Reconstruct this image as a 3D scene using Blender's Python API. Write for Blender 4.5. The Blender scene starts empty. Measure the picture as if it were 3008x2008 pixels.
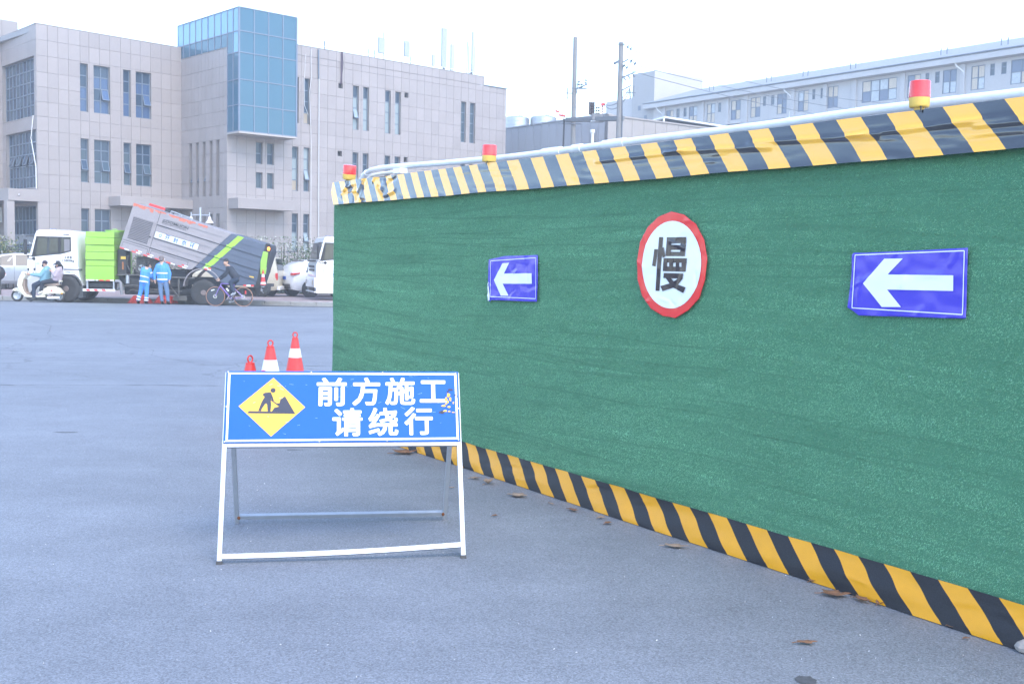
import bpy, bmesh, math, random
import numpy as np
from mathutils import Vector, Matrix, noise
R = math.radians
random.seed(7)
rng = np.random.default_rng(7)
SC = bpy.context.scene
COL = SC.collection

# ---------------------------------------------------------------- camera
cam = bpy.data.cameras.new('camera')
cam.sensor_width = 36.0
cam.lens = 38.18
cam.clip_start = 0.05
cam.clip_end = 3000
CAM = bpy.data.objects.new('camera', cam)
COL.objects.link(CAM)
_p, _r = math.atan(232 / 3190.0), R(1.1)
_fw = Vector((0, math.cos(_p), -math.sin(_p)))
_up = Vector((0, math.sin(_p), math.cos(_p)))
_ri = Vector((1, 0, 0))
_x = _ri * math.cos(_r) + _up * math.sin(_r)
_y = _up * math.cos(_r) - _ri * math.sin(_r)
CAM.matrix_world = Matrix(((_x.x, _y.x, -_fw.x, 0), (_x.y, _y.y, -_fw.y, 0), (_x.z, _y.z, -_fw.z, 1.70), (0, 0, 0, 1)))
SC.camera = CAM

# ---------------------------------------------------------------- light
SUN_DIR = Vector((0.52, -0.85, 1.25)).normalized()
world = bpy.data.worlds.new('World')
SC.world = world
world.use_nodes = True
nt = world.node_tree
bg = nt.nodes['Background']
sky = nt.nodes.new('ShaderNodeTexSky')
sky.sky_type = 'NISHITA'
sky.sun_disc = False
sky.sun_elevation = math.asin(SUN_DIR.z)
sky.sun_rotation = math.atan2(SUN_DIR.x, SUN_DIR.y)
sky.altitude = 50
sky.air_density = 1.0
sky.dust_density = 0.8
sky.ozone_density = 1.0
nt.links.new(sky.outputs[0], bg.inputs[0])
bg.inputs[1].default_value = 0.15
sl = bpy.data.lights.new('sun', 'SUN')
sl.energy = 0.5
sl.angle = R(35)
sl.color = (1.0, 0.90, 0.78)
SUN = bpy.data.objects.new('sun', sl)
COL.objects.link(SUN)
SUN.rotation_euler = SUN_DIR.to_track_quat('Z', 'Y').to_euler()
SC.view_settings.view_transform = 'Standard'
SC.view_settings.look = 'None'
SC.view_settings.gamma = 1
SC.view_settings.use_curve_mapping = False
SC.view_settings.exposure = 2.2
SC.render.film_transparent = False

# ---------------------------------------------------------------- helpers
def mat(name, col, rough=0.6, metal=0.0, spec=0.5, var=0.0, vs=8.0, bump=0.0, bs=40.0, coat=0.0, rnd=0.0, trans=0.0, stretch=None, emit=None):
    m = bpy.data.materials.new(name)
    m.use_nodes = True
    n = m.node_tree
    b = n.nodes['Principled BSDF']
    b.inputs['Base Color'].default_value = (*col, 1)
    b.inputs['Roughness'].default_value = rough
    b.inputs['Metallic'].default_value = metal
    b.inputs['Specular IOR Level'].default_value = spec
    b.inputs['Coat Weight'].default_value = coat
    b.inputs['Transmission Weight'].default_value = trans
    tc = n.nodes.new('ShaderNodeTexCoord')
    src = tc.outputs['Object']
    if stretch:
        mp = n.nodes.new('ShaderNodeMapping')
        mp.inputs['Scale'].default_value = stretch
        n.links.new(src, mp.inputs[0])
        src = mp.outputs[0]
    colout = None
    if var:
        t = n.nodes.new('ShaderNodeTexNoise')
        t.inputs['Scale'].default_value = vs
        t.inputs['Detail'].default_value = 6
        t.inputs['Roughness'].default_value = 0.65
        n.links.new(src, t.inputs[0])
        mr = n.nodes.new('ShaderNodeMapRange')
        mr.inputs[1].default_value = 0.25
        mr.inputs[2].default_value = 0.75
        mr.inputs[3].default_value = 1 - var
        mr.inputs[4].default_value = 1 + var
        n.links.new(t.outputs[0], mr.inputs[0])
        mx = n.nodes.new('ShaderNodeVectorMath')
        mx.operation = 'SCALE'
        mx.inputs[0].default_value = col
        n.links.new(mr.outputs[0], mx.inputs['Scale'])
        colout = mx.outputs[0]
    if rnd:
        oi = n.nodes.new('ShaderNodeObjectInfo')
        gi = n.nodes.new('ShaderNodeNewGeometry')
        ad = n.nodes.new('ShaderNodeMath'); ad.operation = 'ADD'
        n.links.new(oi.outputs['Random'], ad.inputs[0]); n.links.new(gi.outputs['Random Per Island'], ad.inputs[1])
        fr = n.nodes.new('ShaderNodeMath'); fr.operation = 'FRACT'
        n.links.new(ad.outputs[0], fr.inputs[0])
        m2 = n.nodes.new('ShaderNodeMapRange')
        m2.inputs[3].default_value = 1 - rnd
        m2.inputs[4].default_value = 1 + rnd
        n.links.new(fr.outputs[0], m2.inputs[0])
        sc = n.nodes.new('ShaderNodeVectorMath'); sc.operation = 'SCALE'
        if colout: n.links.new(colout, sc.inputs[0])
        else: sc.inputs[0].default_value = col
        n.links.new(m2.outputs[0], sc.inputs['Scale'])
        colout = sc.outputs[0]
    if colout: n.links.new(colout, b.inputs['Base Color'])
    if bump:
        t = n.nodes.new('ShaderNodeTexNoise')
        t.inputs['Scale'].default_value = bs
        t.inputs['Detail'].default_value = 4
        n.links.new(src, t.inputs[0])
        bp = n.nodes.new('ShaderNodeBump')
        bp.inputs['Strength'].default_value = bump
        bp.inputs['Distance'].default_value = 0.01
        n.links.new(t.outputs[0], bp.inputs['Height'])
        n.links.new(bp.outputs[0], b.inputs['Normal'])
    if emit:
        b.inputs['Emission Color'].default_value = (*emit[:3], 1)
        b.inputs['Emission Strength'].default_value = emit[3]
    return m

class MB:
    def __init__(s): s.v = []; s.f = []; s.m = []
    def add(s, vs, fs, m=0, M=None):
        n = len(s.v)
        s.v += [tuple(M @ Vector(v)) if M is not None else tuple(v) for v in vs]
        s.f += [tuple(i + n for i in f) for f in fs]
        s.m += [m] * len(fs)
        return s
    def box(s, x0, x1, y0, y1, z0, z1, m=0, M=None):
        return s.add([(x0,y0,z0),(x1,y0,z0),(x1,y1,z0),(x0,y1,z0),(x0,y0,z1),(x1,y0,z1),(x1,y1,z1),(x0,y1,z1)],
                     [(0,3,2,1),(4,5,6,7),(0,1,5,4),(1,2,6,5),(2,3,7,6),(3,0,4,7)], m, M)
    def bar(s, p, q, w, h=None, m=0, up=(0,0,1)):
        h = h or w
        p, q = Vector(p), Vector(q); d = (q - p).normalized(); u = Vector(up)
        if abs(d.dot(u)) > .99: u = Vector((0,1,0))
        a = d.cross(u).normalized() * (w/2); b = a.cross(d).normalized() * (h/2)
        vs = [p-a-b, p+a-b, p+a+b, p-a+b, q-a-b, q+a-b, q+a+b, q-a+b]
        return s.add(vs, [(0,1,2,3),(7,6,5,4),(0,4,5,1),(1,5,6,2),(2,6,7,3),(3,7,4,0)], m)
    def loft(s, rings, m=0, cap=True, closed=True):
        n = len(rings[0]); vs = [v for r in rings for v in r]; fs = []
        for i in range(len(rings)-1):
            for j in range(n if closed else n-1):
                k = (j+1) % n
                fs.append((i*n+j, i*n+k, (i+1)*n+k, (i+1)*n+j))
        if cap:
            fs.append(tuple(range(n-1,-1,-1))); fs.append(tuple((len(rings)-1)*n + j for j in range(n)))
        return s.add(vs, fs, m)
    def tube(s, pts, r, n=8, m=0, cap=True):
        pts = [Vector(p) for p in pts]; rings = []
        rr = r if isinstance(r, (list, tuple)) else [r]*len(pts)
        ref = None
        for i, p in enumerate(pts):
            d = (pts[min(i+1, len(pts)-1)] - pts[max(i-1, 0)]).normalized()
            if ref is None:
                ref = Vector((0,0,1)) if abs(d.z) < .9 else Vector((1,0,0))
            a = (ref - d*ref.dot(d)).normalized(); b = d.cross(a); ref = a
            rings.append([p + a*math.cos(t)*rr[i] + b*math.sin(t)*rr[i] for t in [2*math.pi*k/n for k in range(n)]])
        return s.loft(rings, m, cap)
    def lathe(s, prof, n=16, m=0, M=None, cap=True):
        vs = []; fs = []; k = len(prof)
        for i in range(n):
            t = 2*math.pi*i/n
            for r, z in prof: vs.append((r*math.cos(t), r*math.sin(t), z))
        for i in range(n):
            j = (i+1) % n
            for q in range(k-1): fs.append((i*k+q, j*k+q, j*k+q+1, i*k+q+1))
        if cap:
            if prof[0][0] > 1e-5: fs.append(tuple(i*k for i in range(n-1,-1,-1)))
            if prof[-1][0] > 1e-5: fs.append(tuple(i*k+k-1 for i in range(n)))
        return s.add(vs, fs, m, M)
    def prism(s, poly, y0, y1, m=0, M=None, ms=None):
        n = len(poly)
        vs = [(x, y0, z) for x, z in poly] + [(x, y1, z) for x, z in poly]
        k = len(s.f)
        s.add(vs, [tuple(range(n)), tuple(range(2*n-1, n-1, -1))] + [(i, n+i, n+(i+1) % n, (i+1) % n) for i in range(n)], m, M)
        if ms is not None:
            for i in range(k+2, len(s.m)): s.m[i] = ms
        return s
    def cap(s, p, q, r0, r1, n=12, m=0):
        p, q = Vector(p), Vector(q); d = (q-p); L = d.length; d = d.normalized() if L > 1e-6 else Vector((0,0,1))
        pts = []; rr = []
        for a in (0.15, .5, .85): 
            t = a*math.pi/2; pts.append(p - d*r0*math.cos(t)); rr.append(r0*math.sin(t))
        pts += [p, q]; rr += [r0, r1]
        for a in (.85, .5, .15):
            t = a*math.pi/2; pts.append(q + d*r1*math.cos(t)); rr.append(r1*math.sin(t))
        return s.tube(pts, rr, n, m)
    def ell(s, c, r, m=0, n=14, k=9, M=None):
        prof = [(math.sin(math.pi*i/k), -math.cos(math.pi*i/k)) for i in range(k+1)]
        prof[0] = (1e-4, -1); prof[-1] = (1e-4, 1)
        T = Matrix.Translation(c) @ (M if M else Matrix.Identity(4)) @ Matrix.Diagonal((r[0], r[1], r[2], 1))
        return s.lathe(prof, n, m, T)
    def disc(s, c, r, axis_y, n=20, m=0):
        x, y, z = c
        return s.add([(x + r*math.cos(2*math.pi*i/n), y, z + r*math.sin(2*math.pi*i/n)) for i in range(n)], [tuple(range(n))], m)
    def mesh(s, name, mats, smooth=None, fix=True):
        me = bpy.data.meshes.new(name)
        me.from_pydata(s.v, [], s.f)
        for q in (mats if isinstance(mats, (list, tuple)) else [mats]): me.materials.append(q)
        if any(s.m): me.polygons.foreach_set('material_index', s.m)
        if fix:
            b = bmesh.new(); b.from_mesh(me); bmesh.ops.recalc_face_normals(b, faces=b.faces); b.to_mesh(me); b.free()
        if smooth is not None:
            me.polygons.foreach_set('use_smooth', [True]*len(me.polygons))
            me.set_sharp_from_angle(angle=R(smooth))
        me.update()
        return me
    def ob(s, name, mats, parent=None, loc=(0,0,0), rz=0, smooth=None, bevel=0, fix=True, **props):
        return link(name, s.mesh(name, mats, smooth, fix), parent, loc, rz, bevel, **props)

def link(name, me, parent=None, loc=(0,0,0), rz=0, bevel=0, **props):
    o = bpy.data.objects.new(name, me)
    COL.objects.link(o)
    o.location = loc
    o.rotation_euler = (0, 0, rz)
    if parent: o.parent = parent
    if bevel:
        md = o.modifiers.new('bevel', 'BEVEL'); md.width = bevel; md.segments = 2; md.limit_method = 'ANGLE'; md.angle_limit = R(40)
    for k, v in props.items(): o[k] = v
    return o

def thing(name, label, cat, loc=(0,0,0), rz=0, group=None):
    o = bpy.data.objects.new(name, None)
    o.empty_display_size = .2
    COL.objects.link(o)
    o.location = loc; o.rotation_euler = (0, 0, rz)
    o['label'] = label; o['category'] = cat
    if group: o['group'] = group
    return o

def tree_of(o):
    out = [o]
    for c in o.children: out += tree_of(c)
    return out
def dup(o, parent=None):
    c = o.copy(); COL.objects.link(c)
    if parent is not None: c.parent = parent
    for ch in list(o.children): dup(ch, c)
    return c

_gl = {}
def glyph(ch, off=0.0):
    k = (ch, off)
    if k not in _gl:
        c = bpy.data.curves.new('lettering', 'FONT'); c.body = ch; c.size = 1; c.offset = off; c.resolution_u = 3
        o = bpy.data.objects.new('lettering', c)
        me = bpy.data.meshes.new_from_object(o)
        _gl[k] = ([tuple(v.co) for v in me.vertices], [tuple(p.vertices) for p in me.polygons])
        bpy.data.objects.remove(o); bpy.data.curves.remove(c); bpy.data.meshes.remove(me)
    return _gl[k]
def put_text(mb, txt, x0, x1, z0, z1, y, off=0.0, m=0, M=None, shifts=((0,0),), fn=None):
    vs, fs = glyph(txt, off)
    ax = min(v[0] for v in vs); bx = max(v[0] for v in vs); az = min(v[1] for v in vs); bz = max(v[1] for v in vs)
    for i, (dx, dz) in enumerate(shifts):
        pts = [(x0 + dx + (v[0]-ax)/(bx-ax)*(x1-x0), y - i*.0002, z0 + dz + (v[1]-az)/(bz-az)*(z1-z0)) for v in vs]
        if fn: pts = [fn(*p) for p in pts]
        mb.add(pts, fs, m, M)
    return mb

def leafmesh(name, P, size, mats, parent=None, flat=0.0, loc=(0,0,0), **props):
    """many small leaf quads at points P"""
    n = len(P)
    a = rng.normal(size=(n,3)); a /= np.linalg.norm(a, axis=1)[:,None]
    b = rng.normal(size=(n,3)); b -= a*(a*b).sum(1)[:,None]; b /= np.linalg.norm(b, axis=1)[:,None]
    s = size*rng.uniform(.6, 1.3, (n,1))
    V = np.stack([P - a*s, P + b*s*.5, P + a*s, P - b*s*.5], 1).reshape(-1,3)
    me = bpy.data.meshes.new(name)
    me.vertices.add(4*n); me.vertices.foreach_set('co', V.astype(np.float32).ravel())
    me.loops.add(4*n); me.loops.foreach_set('vertex_index', np.arange(4*n, dtype=np.int32))
    me.polygons.add(n); me.polygons.foreach_set('loop_start', np.arange(0, 4*n, 4, dtype=np.int32))
    me.polygons.foreach_set('loop_total', np.full(n, 4, dtype=np.int32))
    for q in mats: me.materials.append(q)
    if len(mats) > 1: me.polygons.foreach_set('material_index', rng.integers(0, len(mats), n).astype(np.int32))
    me.update(calc_edges=True)
    return link(name, me, parent, loc, **props)

# ---------------------------------------------------------------- materials
M = {}
M['white_paint'] = mat('white_paint', (.80,.80,.80), .3, coat=.5, var=.03, vs=3)
M['van_paint'] = mat('van_paint', (.55,.50,.38), .35, coat=.4)
M['silver_paint'] = mat('silver_paint', (.30,.315,.34), .3, metal=.3, coat=.5)
M['black_plastic'] = mat('black_plastic', (.02,.02,.022), .5)
M['rubber'] = mat('rubber', (.035,.034,.033), .75, var=.25, vs=6)
M['glass_dark'] = mat('glass_dark', (.015,.02,.025), .06, spec=.5)
M['chrome'] = mat('chrome', (.6,.6,.62), .25, metal=1)
M['galv'] = mat('galvanised_steel', (.42,.445,.475), .42, metal=.55, var=.10, vs=14, bump=.05)
M['dark_steel'] = mat('dark_steel', (.05,.05,.05), .6, metal=.3, var=.4, vs=9)
M['grime_steel'] = mat('grimy_steel', (.10,.095,.085), .75, var=.5, vs=10)
M['red_plastic'] = mat('red_plastic', (.62,.035,.03), .38, var=.08, vs=9)
M['red_tape'] = mat('red_tape', (.70,.05,.05), .35)
M['white_tape'] = mat('white_tape', (.78,.78,.76), .4)
M['amber'] = mat('amber_plastic', (.85,.35,.03), .3)
M['skin'] = mat('skin', (.50,.30,.21), .55)
M['hair'] = mat('hair', (.012,.011,.011), .55)
M['grey_hair'] = mat('grey_hair', (.16,.13,.12), .7)
M['yellow'] = mat('yellow_plastic', (.80,.50,.06), .4)

# ---------------------------------------------------------------- haze
hz = bpy.data.materials.new('haze'); hz.use_nodes = True
_hn = hz.node_tree; _hn.nodes.remove(_hn.nodes['Principled BSDF'])
_pv = _hn.nodes.new('ShaderNodeVolumePrincipled')
_pv.inputs['Color'].default_value = (.92,.95,1,1); _pv.inputs['Density'].default_value = .0023; _pv.inputs['Anisotropy'].default_value = .0
_hn.links.new(_pv.outputs[0], _hn.nodes['Material Output'].inputs['Volume'])
hzo = MB().box(-420,420,-80,520,-2.0,27).ob('haze', hz, kind='stuff')
# ---------------------------------------------------------------- ground
def asphalt(name, col, scale=1.0, crack=False):
    m = mat(name, col, .62, spec=.45)
    n = m.node_tree; b = n.nodes['Principled BSDF']
    tc = n.nodes.new('ShaderNodeTexCoord')
    def noi(s, d=5, r=.6):
        t = n.nodes.new('ShaderNodeTexNoise'); t.inputs['Scale'].default_value = s; t.inputs['Detail'].default_value = d; t.inputs['Roughness'].default_value = r
        n.links.new(tc.outputs['Object'], t.inputs[0]); return t.outputs[0]
    def rngn(x, a, c, lo, hi):
        q = n.nodes.new('ShaderNodeMapRange'); q.inputs[1].default_value = a; q.inputs[2].default_value = c; q.inputs[3].default_value = lo; q.inputs[4].default_value = hi
        n.links.new(x, q.inputs[0]); return q.outputs[0]
    def mul(x, y):
        q = n.nodes.new('ShaderNodeMath'); q.operation = 'MULTIPLY'; n.links.new(x, q.inputs[0]); n.links.new(y, q.inputs[1]); return q.outputs[0]
    vo = n.nodes.new('ShaderNodeTexVoronoi'); vo.inputs['Scale'].default_value = 150*scale
    n.links.new(tc.outputs['Object'], vo.inputs[0])
    sep = n.nodes.new('ShaderNodeSeparateColor'); n.links.new(vo.outputs['Color'], sep.inputs[0])
    f = mul(rngn(sep.outputs[0], 0, 1, .70, 1.30), rngn(noi(70*scale, 3, .7), .3, .7, .80, 1.20))
    f = mul(f, rngn(noi(.35, 6, .62), .3, .7, .86, 1.14))
    f = mul(f, rngn(noi(2.5, 6, .7), .3, .7, .92, 1.08))
    mp = n.nodes.new('ShaderNodeMapping'); mp.inputs['Scale'].default_value = (.07, 1.1, 1); n.links.new(tc.outputs['Object'], mp.inputs[0])
    ts = n.nodes.new('ShaderNodeTexNoise'); ts.inputs['Scale'].default_value = 1; ts.inputs['Detail'].default_value = 6; ts.inputs['Roughness'].default_value = .7; n.links.new(mp.outputs[0], ts.inputs[0])
    f = mul(f, rngn(ts.outputs[0], .3, .7, .90, 1.10))
    v2 = n.nodes.new('ShaderNodeTexVoronoi'); v2.feature = 'DISTANCE_TO_EDGE'; v2.inputs['Scale'].default_value = .30; n.links.new(tc.outputs['Object'], v2.inputs[0])
    wn = n.nodes.new('ShaderNodeTexNoise'); wn.inputs['Scale'].default_value = 1.1; wn.inputs['Detail'].default_value = 5; n.links.new(tc.outputs['Object'], wn.inputs[0])
    wm = n.nodes.new('ShaderNodeVectorMath'); wm.operation = 'MULTIPLY_ADD'; wm.inputs[1].default_value = (1.6,1.6,0); n.links.new(wn.outputs['Color'], wm.inputs[0]); n.links.new(tc.outputs['Object'], wm.inputs[2]); n.links.new(wm.outputs[0], v2.inputs[0])
    hair = rngn(v2.outputs[0], .0, .006, .0, 1.0)
    far = n.nodes.new('ShaderNodeTexNoise'); far.inputs['Scale'].default_value = .16; n.links.new(tc.outputs['Object'], far.inputs[0])
    gate = rngn(far.outputs[0], .50, .56, 1.0, 0.0)
    sx = n.nodes.new('ShaderNodeSeparateXYZ'); n.links.new(tc.outputs['Object'], sx.inputs[0])
    near = rngn(sx.outputs[1], 12, 14, 1.0, 0.0)
    m0 = n.nodes.new('ShaderNodeMath'); m0.operation = 'MAXIMUM'; n.links.new(near, m0.inputs[0]); n.links.new(gate, m0.inputs[1])
    mxx = n.nodes.new('ShaderNodeMath'); mxx.operation = 'MAXIMUM'; n.links.new(hair, mxx.inputs[0]); n.links.new(m0.outputs[0], mxx.inputs[1])
    f = mul(f, rngn(mxx.outputs[0], 0, 1, .55, 1.0))
    s = n.nodes.new('ShaderNodeVectorMath'); s.operation = 'SCALE'; s.inputs[0].default_value = col
    n.links.new(f, s.inputs['Scale']); n.links.new(s.outputs[0], b.inputs['Base Color'])
    bp = n.nodes.new('ShaderNodeBump'); bp.inputs['Strength'].default_value = .55; bp.inputs['Distance'].default_value = .004
    n.links.new(noi(110*scale, 4, .7), bp.inputs['Height']); n.links.new(bp.outputs[0], b.inputs['Normal'])
    return m
M['asphalt'] = asphalt('asphalt', (.185,.198,.222))
M['asphalt_dark'] = asphalt('asphalt_dark', (.065,.066,.068))
M['dirt'] = mat('dirt', (.16,.14,.12), .9, var=.3, vs=.4)
M['paving'] = mat('pavement_brick', (.30,.235,.225), .8, var=.15, vs=3)
M['kerb'] = mat('kerb_stone', (.30,.295,.28), .8, var=.2, vs=5, rnd=.12, bump=.2)
MB().box(-400,400,-60,500,-1.0,-.30).ob('ground', M['dirt'], kind='structure')
g = MB()
xs = np.linspace(-60, 60, 25); ys = list(np.linspace(-12, 34, 24)) + [38.45]
g.add([(x, y, 0) for y in ys for x in xs], [(j*25+i, j*25+i+1, (j+1)*25+i+1, (j+1)*25+i) for j in range(len(ys)-1) for i in range(24)])
g.add([(-60,38.45,0),(60,38.45,0),(60,38.5,-.035),(-60,38.5,-.035)], [(0,1,2,3)])
g.ob('asphalt_yard', M['asphalt'], kind='structure', fix=False)
MB().add([(-60,38.5,-.036),(60,38.5,-.036),(60,41.5,-.10),(-60,41.5,-.10)], [(0,1,2,3)]).ob('road', M['asphalt_dark'], kind='structure', fix=False)
pv = MB().box(-60,60,41.68,52,-.3,.055).ob('pavement', M['paving'], kind='structure')
kb = MB().box(-.49,.49,0,.17,-.2,.068).mesh('kerb_stone', M['kerb'])
kroot = MB().box(-60,60,41.52,41.67,-.3,-.02).ob('kerb', M['kerb'], kind='structure')
for i in range(34):
    o = link('kerb_stone', kb, kroot, (-24 + i*1.0, 41.5 + random.uniform(-.008,.008), random.uniform(-.008,.008)), 0, .02)
    o.scale = (1.0, 1, 1)
# seams and cracks in the asphalt: thin tarred strips
M['seam'] = mat('asphalt_crack', (.035,.034,.034), .9)
def crack(pts, w, seed):
    r = random.Random(seed); mb = MB(); L = []
    for (x0,y0),(x1,y1) in zip(pts, pts[1:]):
        k = max(2, int(math.hypot(x1-x0, y1-y0)/.12))
        for i in range(k):
            t = i/k; L.append((x0+(x1-x0)*t + r.uniform(-.02,.02), y0+(y1-y0)*t + r.uniform(-.025,.025)))
    L.append(pts[-1])
    vs = []
    for x, y in L:
        h = w*r.uniform(.15,1.2); vs += [(x, y-h/2, .003), (x, y+h/2, .003)]
    mb.add(vs, [(2*i, 2*i+2, 2*i+3, 2*i+1) for i in range(len(L)-1)])
    return mb
cr = [([(-9.5,13.7),(-6.6,13.93),(-5.76,14.04),(-4.94,14.22),(-3.82,14.33),(-2.9,14.42)], .028), ([(-9.4,16.4),(-7.91,16.71),(-6.49,17.0),(-4.32,17.11),(-2.87,17.29)], .024),
      ([(-7.8,21.31),(-7.2,20.3),(-6.5,19.61),(-6.2,18.6),(-5.82,18.07),(-5.3,17.6),(-4.88,17.16)], .022), ([(-12.01,27.13),(-11.0,25.84),(-9.89,23.06),(-9.13,22.11)], .03),
      ([(-9.5,30),(-7.5,29),(-5.5,29.4)], .04), ([(-7,25.5),(-5,25.2),(-4.6,25.3)], .04), ([(-4.4,10.3),(-4.15,10.32)], .03), ([(-1.98,9.6),(-1.8,9.62)], .03)]
for i, (p, w) in enumerate(cr):
    crack(p, w, i).ob('asphalt_crack', M['seam'], kind='structure', fix=False)
sp = MB()
for c, rr in (((1.24,4.39),.055),):
    n = 14; sp.add([(c[0]+rr*random.uniform(.7,1.2)*math.cos(2*math.pi*i/n), c[1]+.8*rr*random.uniform(.7,1.2)*math.sin(2*math.pi*i/n), .003) for i in range(n)], [tuple(range(n))])
sp.ob('tar_patch', mat('tar_patch', (.075,.078,.085), .8, var=.3, vs=40), kind='structure', fix=False)
# fine grit lying on the asphalt
M['grit'] = mat('grit', (.42,.42,.43), .8, rnd=.5)
k = 2600
gx = rng.uniform(-5, 3.2, k); gy = 2.6 + 12*rng.random(k)**1.6
P = np.stack([gx, gy, np.full(k, .003)], 1)
inside = (gx + 1.84)*.8353 + (gy - 11.21)*.5498 < -.03
leafmesh('grit', P[inside], .0045, [M['grit']], kind='stuff')
# ---------------------------------------------------------------- hoarding
M['turf_back'] = mat('turf_backing', (.06,.20,.11), .8)
turf = mat('artificial_turf', (.03,.15,.09), .6, spec=.3)
_n = turf.node_tree
_at = _n.nodes.new('ShaderNodeAttribute'); _at.attribute_name = 'tint'
_n.links.new(_at.outputs['Color'], _n.nodes['Principled BSDF'].inputs['Base Color'])
M['turf'] = turf
M['tape_yellow'] = mat('tape_yellow', (.90,.45,.03), .16, spec=.9, coat=.4)
M['tape_black'] = mat('tape_black', (.018,.019,.022), .15, spec=1.0, coat=.7)
M['tape_yellow2'] = mat('tape_yellow_dusty', (.66,.30,.008), .34, spec=.35, var=.06, vs=12)
M['tape_black2'] = mat('tape_black_dusty', (.017,.018,.023), .5, spec=.3, var=.5, vs=160)
M['pipe'] = mat('white_pipe', (.72,.74,.76), .45, var=.12, vs=5, bump=.1, bs=12)
H0 = (-1.84, 11.21, 0)
HR = math.atan2(-.8353, .5498)
hoard = thing('construction_hoarding', 'long green artificial turf hoarding edged with yellow and black tape', 'fence', H0, HR)
HL = 11.0
def bulge(s, z):
    return .012*noise.noise((s*.9, z*1.3, 3.3)) + .004*noise.noise((s*4, z*5, 1.3))
def edge_left(z): return -.02 - .035*(1 - z/2.3)
# backing board with slight waves
def grid(fn, ss, zz, m=0):
    mb = MB(); n = len(ss)
    mb.add([fn(s, z) for z in zz for s in ss], [(j*n+i, j*n+i+1, (j+1)*n+i+1, (j+1)*n+i) for j in range(len(zz)-1) for i in range(n-1)], m)
    return mb
ss = np.linspace(0, HL, 90); zz = np.linspace(0.01, 2.46, 24)
grid(lambda s, z: (s if s > 0 else edge_left(z), -bulge(s, z), z), ss, zz).ob('turf_sheet', M['turf_back'], hoard, smooth=60, fix=False)
bk = MB().box(-.03, HL, .03, .07, .01, 2.44)
for i in range(6): bk.box(i*2.1, i*2.1+.06, .075, .14, 0, 2.5)
bk.ob('backing_board', mat('backing_board', (.35,.36,.37), .6), hoard)
# turf pile: one blade = one triangle
N = 640000
s = rng.random(N)**1.0
s = np.where(rng.random(N) < .93, s*7.9 - .03, rng.uniform(7.9, HL, N)); z = rng.uniform(.17, 2.27, N)
s = np.maximum(s, -.02 - .035*(1 - z/2.3) - .004)
def vn(a, b, seed, ca, cb):
    g = np.random.default_rng(seed).normal(size=(ca+3, cb+3))
    ia = np.clip(a, 0, .9999)*ca; ib = np.clip(b, 0, .9999)*cb
    i0 = ia.astype(int); j0 = ib.astype(int); fa = ia-i0; fb = ib-j0
    fa = fa*fa*(3-2*fa); fb = fb*fb*(3-2*fb)
    return (g[i0,j0]*(1-fa)+g[i0+1,j0]*fa)*(1-fb) + (g[i0,j0+1]*(1-fa)+g[i0+1,j0+1]*fa)*fb
sn = (s+.1)/(HL+.2); zn = z/2.5
skew = zn + .03*np.sin(sn*9) 
row = .55*vn(sn, skew, 1, 14, 75) + .45*vn(sn, skew, 2, 60, 130)
patch = vn(sn, zn, 3, 9, 4)
yb = -(.012*vn(sn, zn, 4, 10, 3)*.4)
base = np.stack([s, np.array([-bulge(float(a), float(b)) for a, b in zip(s[::1], z[::1])]) if False else np.zeros(N), z], 1)
# cheap bilinear table of the sheet's bulge so that blades start on it
tb = np.array([[-bulge(a, b) for b in np.linspace(0,2.5,50)] for a in np.linspace(0,HL,180)])
ia = np.clip(s/HL, 0, .9999)*179; ib = np.clip(z/2.5, 0, .9999)*49; i0 = ia.astype(int); j0 = ib.astype(int); fa = ia-i0; fb = ib-j0
base[:,1] = (tb[i0,j0]*(1-fa)+tb[i0+1,j0]*fa)*(1-fb) + (tb[i0,j0+1]*(1-fa)+tb[i0+1,j0+1]*fa)*fb
L = rng.uniform(.006, .0115, N)
lean = .45 + .35*row + rng.normal(0, .32, N)
dirv = np.stack([rng.normal(0, .5, N), -np.abs(rng.normal(.75, .25, N)), -lean], 1)
dirv /= np.linalg.norm(dirv, axis=1)[:,None]
wid = np.cross(dirv, rng.normal(size=(N,3))); wid /= np.linalg.norm(wid, axis=1)[:,None]; wid *= rng.uniform(.0008,.0014,(N,1))
V = np.stack([base - wid, base + wid, base + dirv*L[:,None]], 1).reshape(-1,3)
me = bpy.data.meshes.new('turf_pile')
me.vertices.add(3*N); me.vertices.foreach_set('co', V.astype(np.float32).ravel())
me.loops.add(3*N); me.loops.foreach_set('vertex_index', np.arange(3*N, dtype=np.int32))
me.polygons.add(N); me.polygons.foreach_set('loop_start', np.arange(0,3*N,3,dtype=np.int32)); me.polygons.foreach_set('loop_total', np.full(N,3,dtype=np.int32))
dark = np.clip((vn(sn, skew, 8, 7, 110)-1.1)*.8, 0, .28)
tone = np.clip(1 + .11*row + .04*patch - dark + rng.normal(0,.14,N), .35, 1.8)
for k in range(70):
    zk = rng.uniform(.2,2.25); a0 = rng.uniform(-1,8.5); b0 = a0 + rng.uniform(.8,3.5); ph = rng.uniform(0,6)
    dz = np.abs(z - (zk + .018*np.sin(s*1.3+ph) + .006*np.sin(s*5.1+ph*2)))
    tone = np.where((dz < .0045) & (s > a0) & (s < b0), tone*(.6 if k % 4 else 1.25), tone)
c0 = np.array([.205,.455,.275]); 
tint = c0[None]*tone[:,None]
pale = rng.random(N) < .008 + .02*np.clip(row,0,2)
tint[pale] = np.array([.30,.58,.46])*rng.uniform(.7,1.3,(pale.sum(),1))
rgba = np.concatenate([np.repeat(tint,3,0), np.ones((3*N,1))],1).astype(np.float32)
ca = me.color_attributes.new('tint','FLOAT_COLOR','POINT'); ca.data.foreach_set('color', rgba.ravel())
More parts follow.
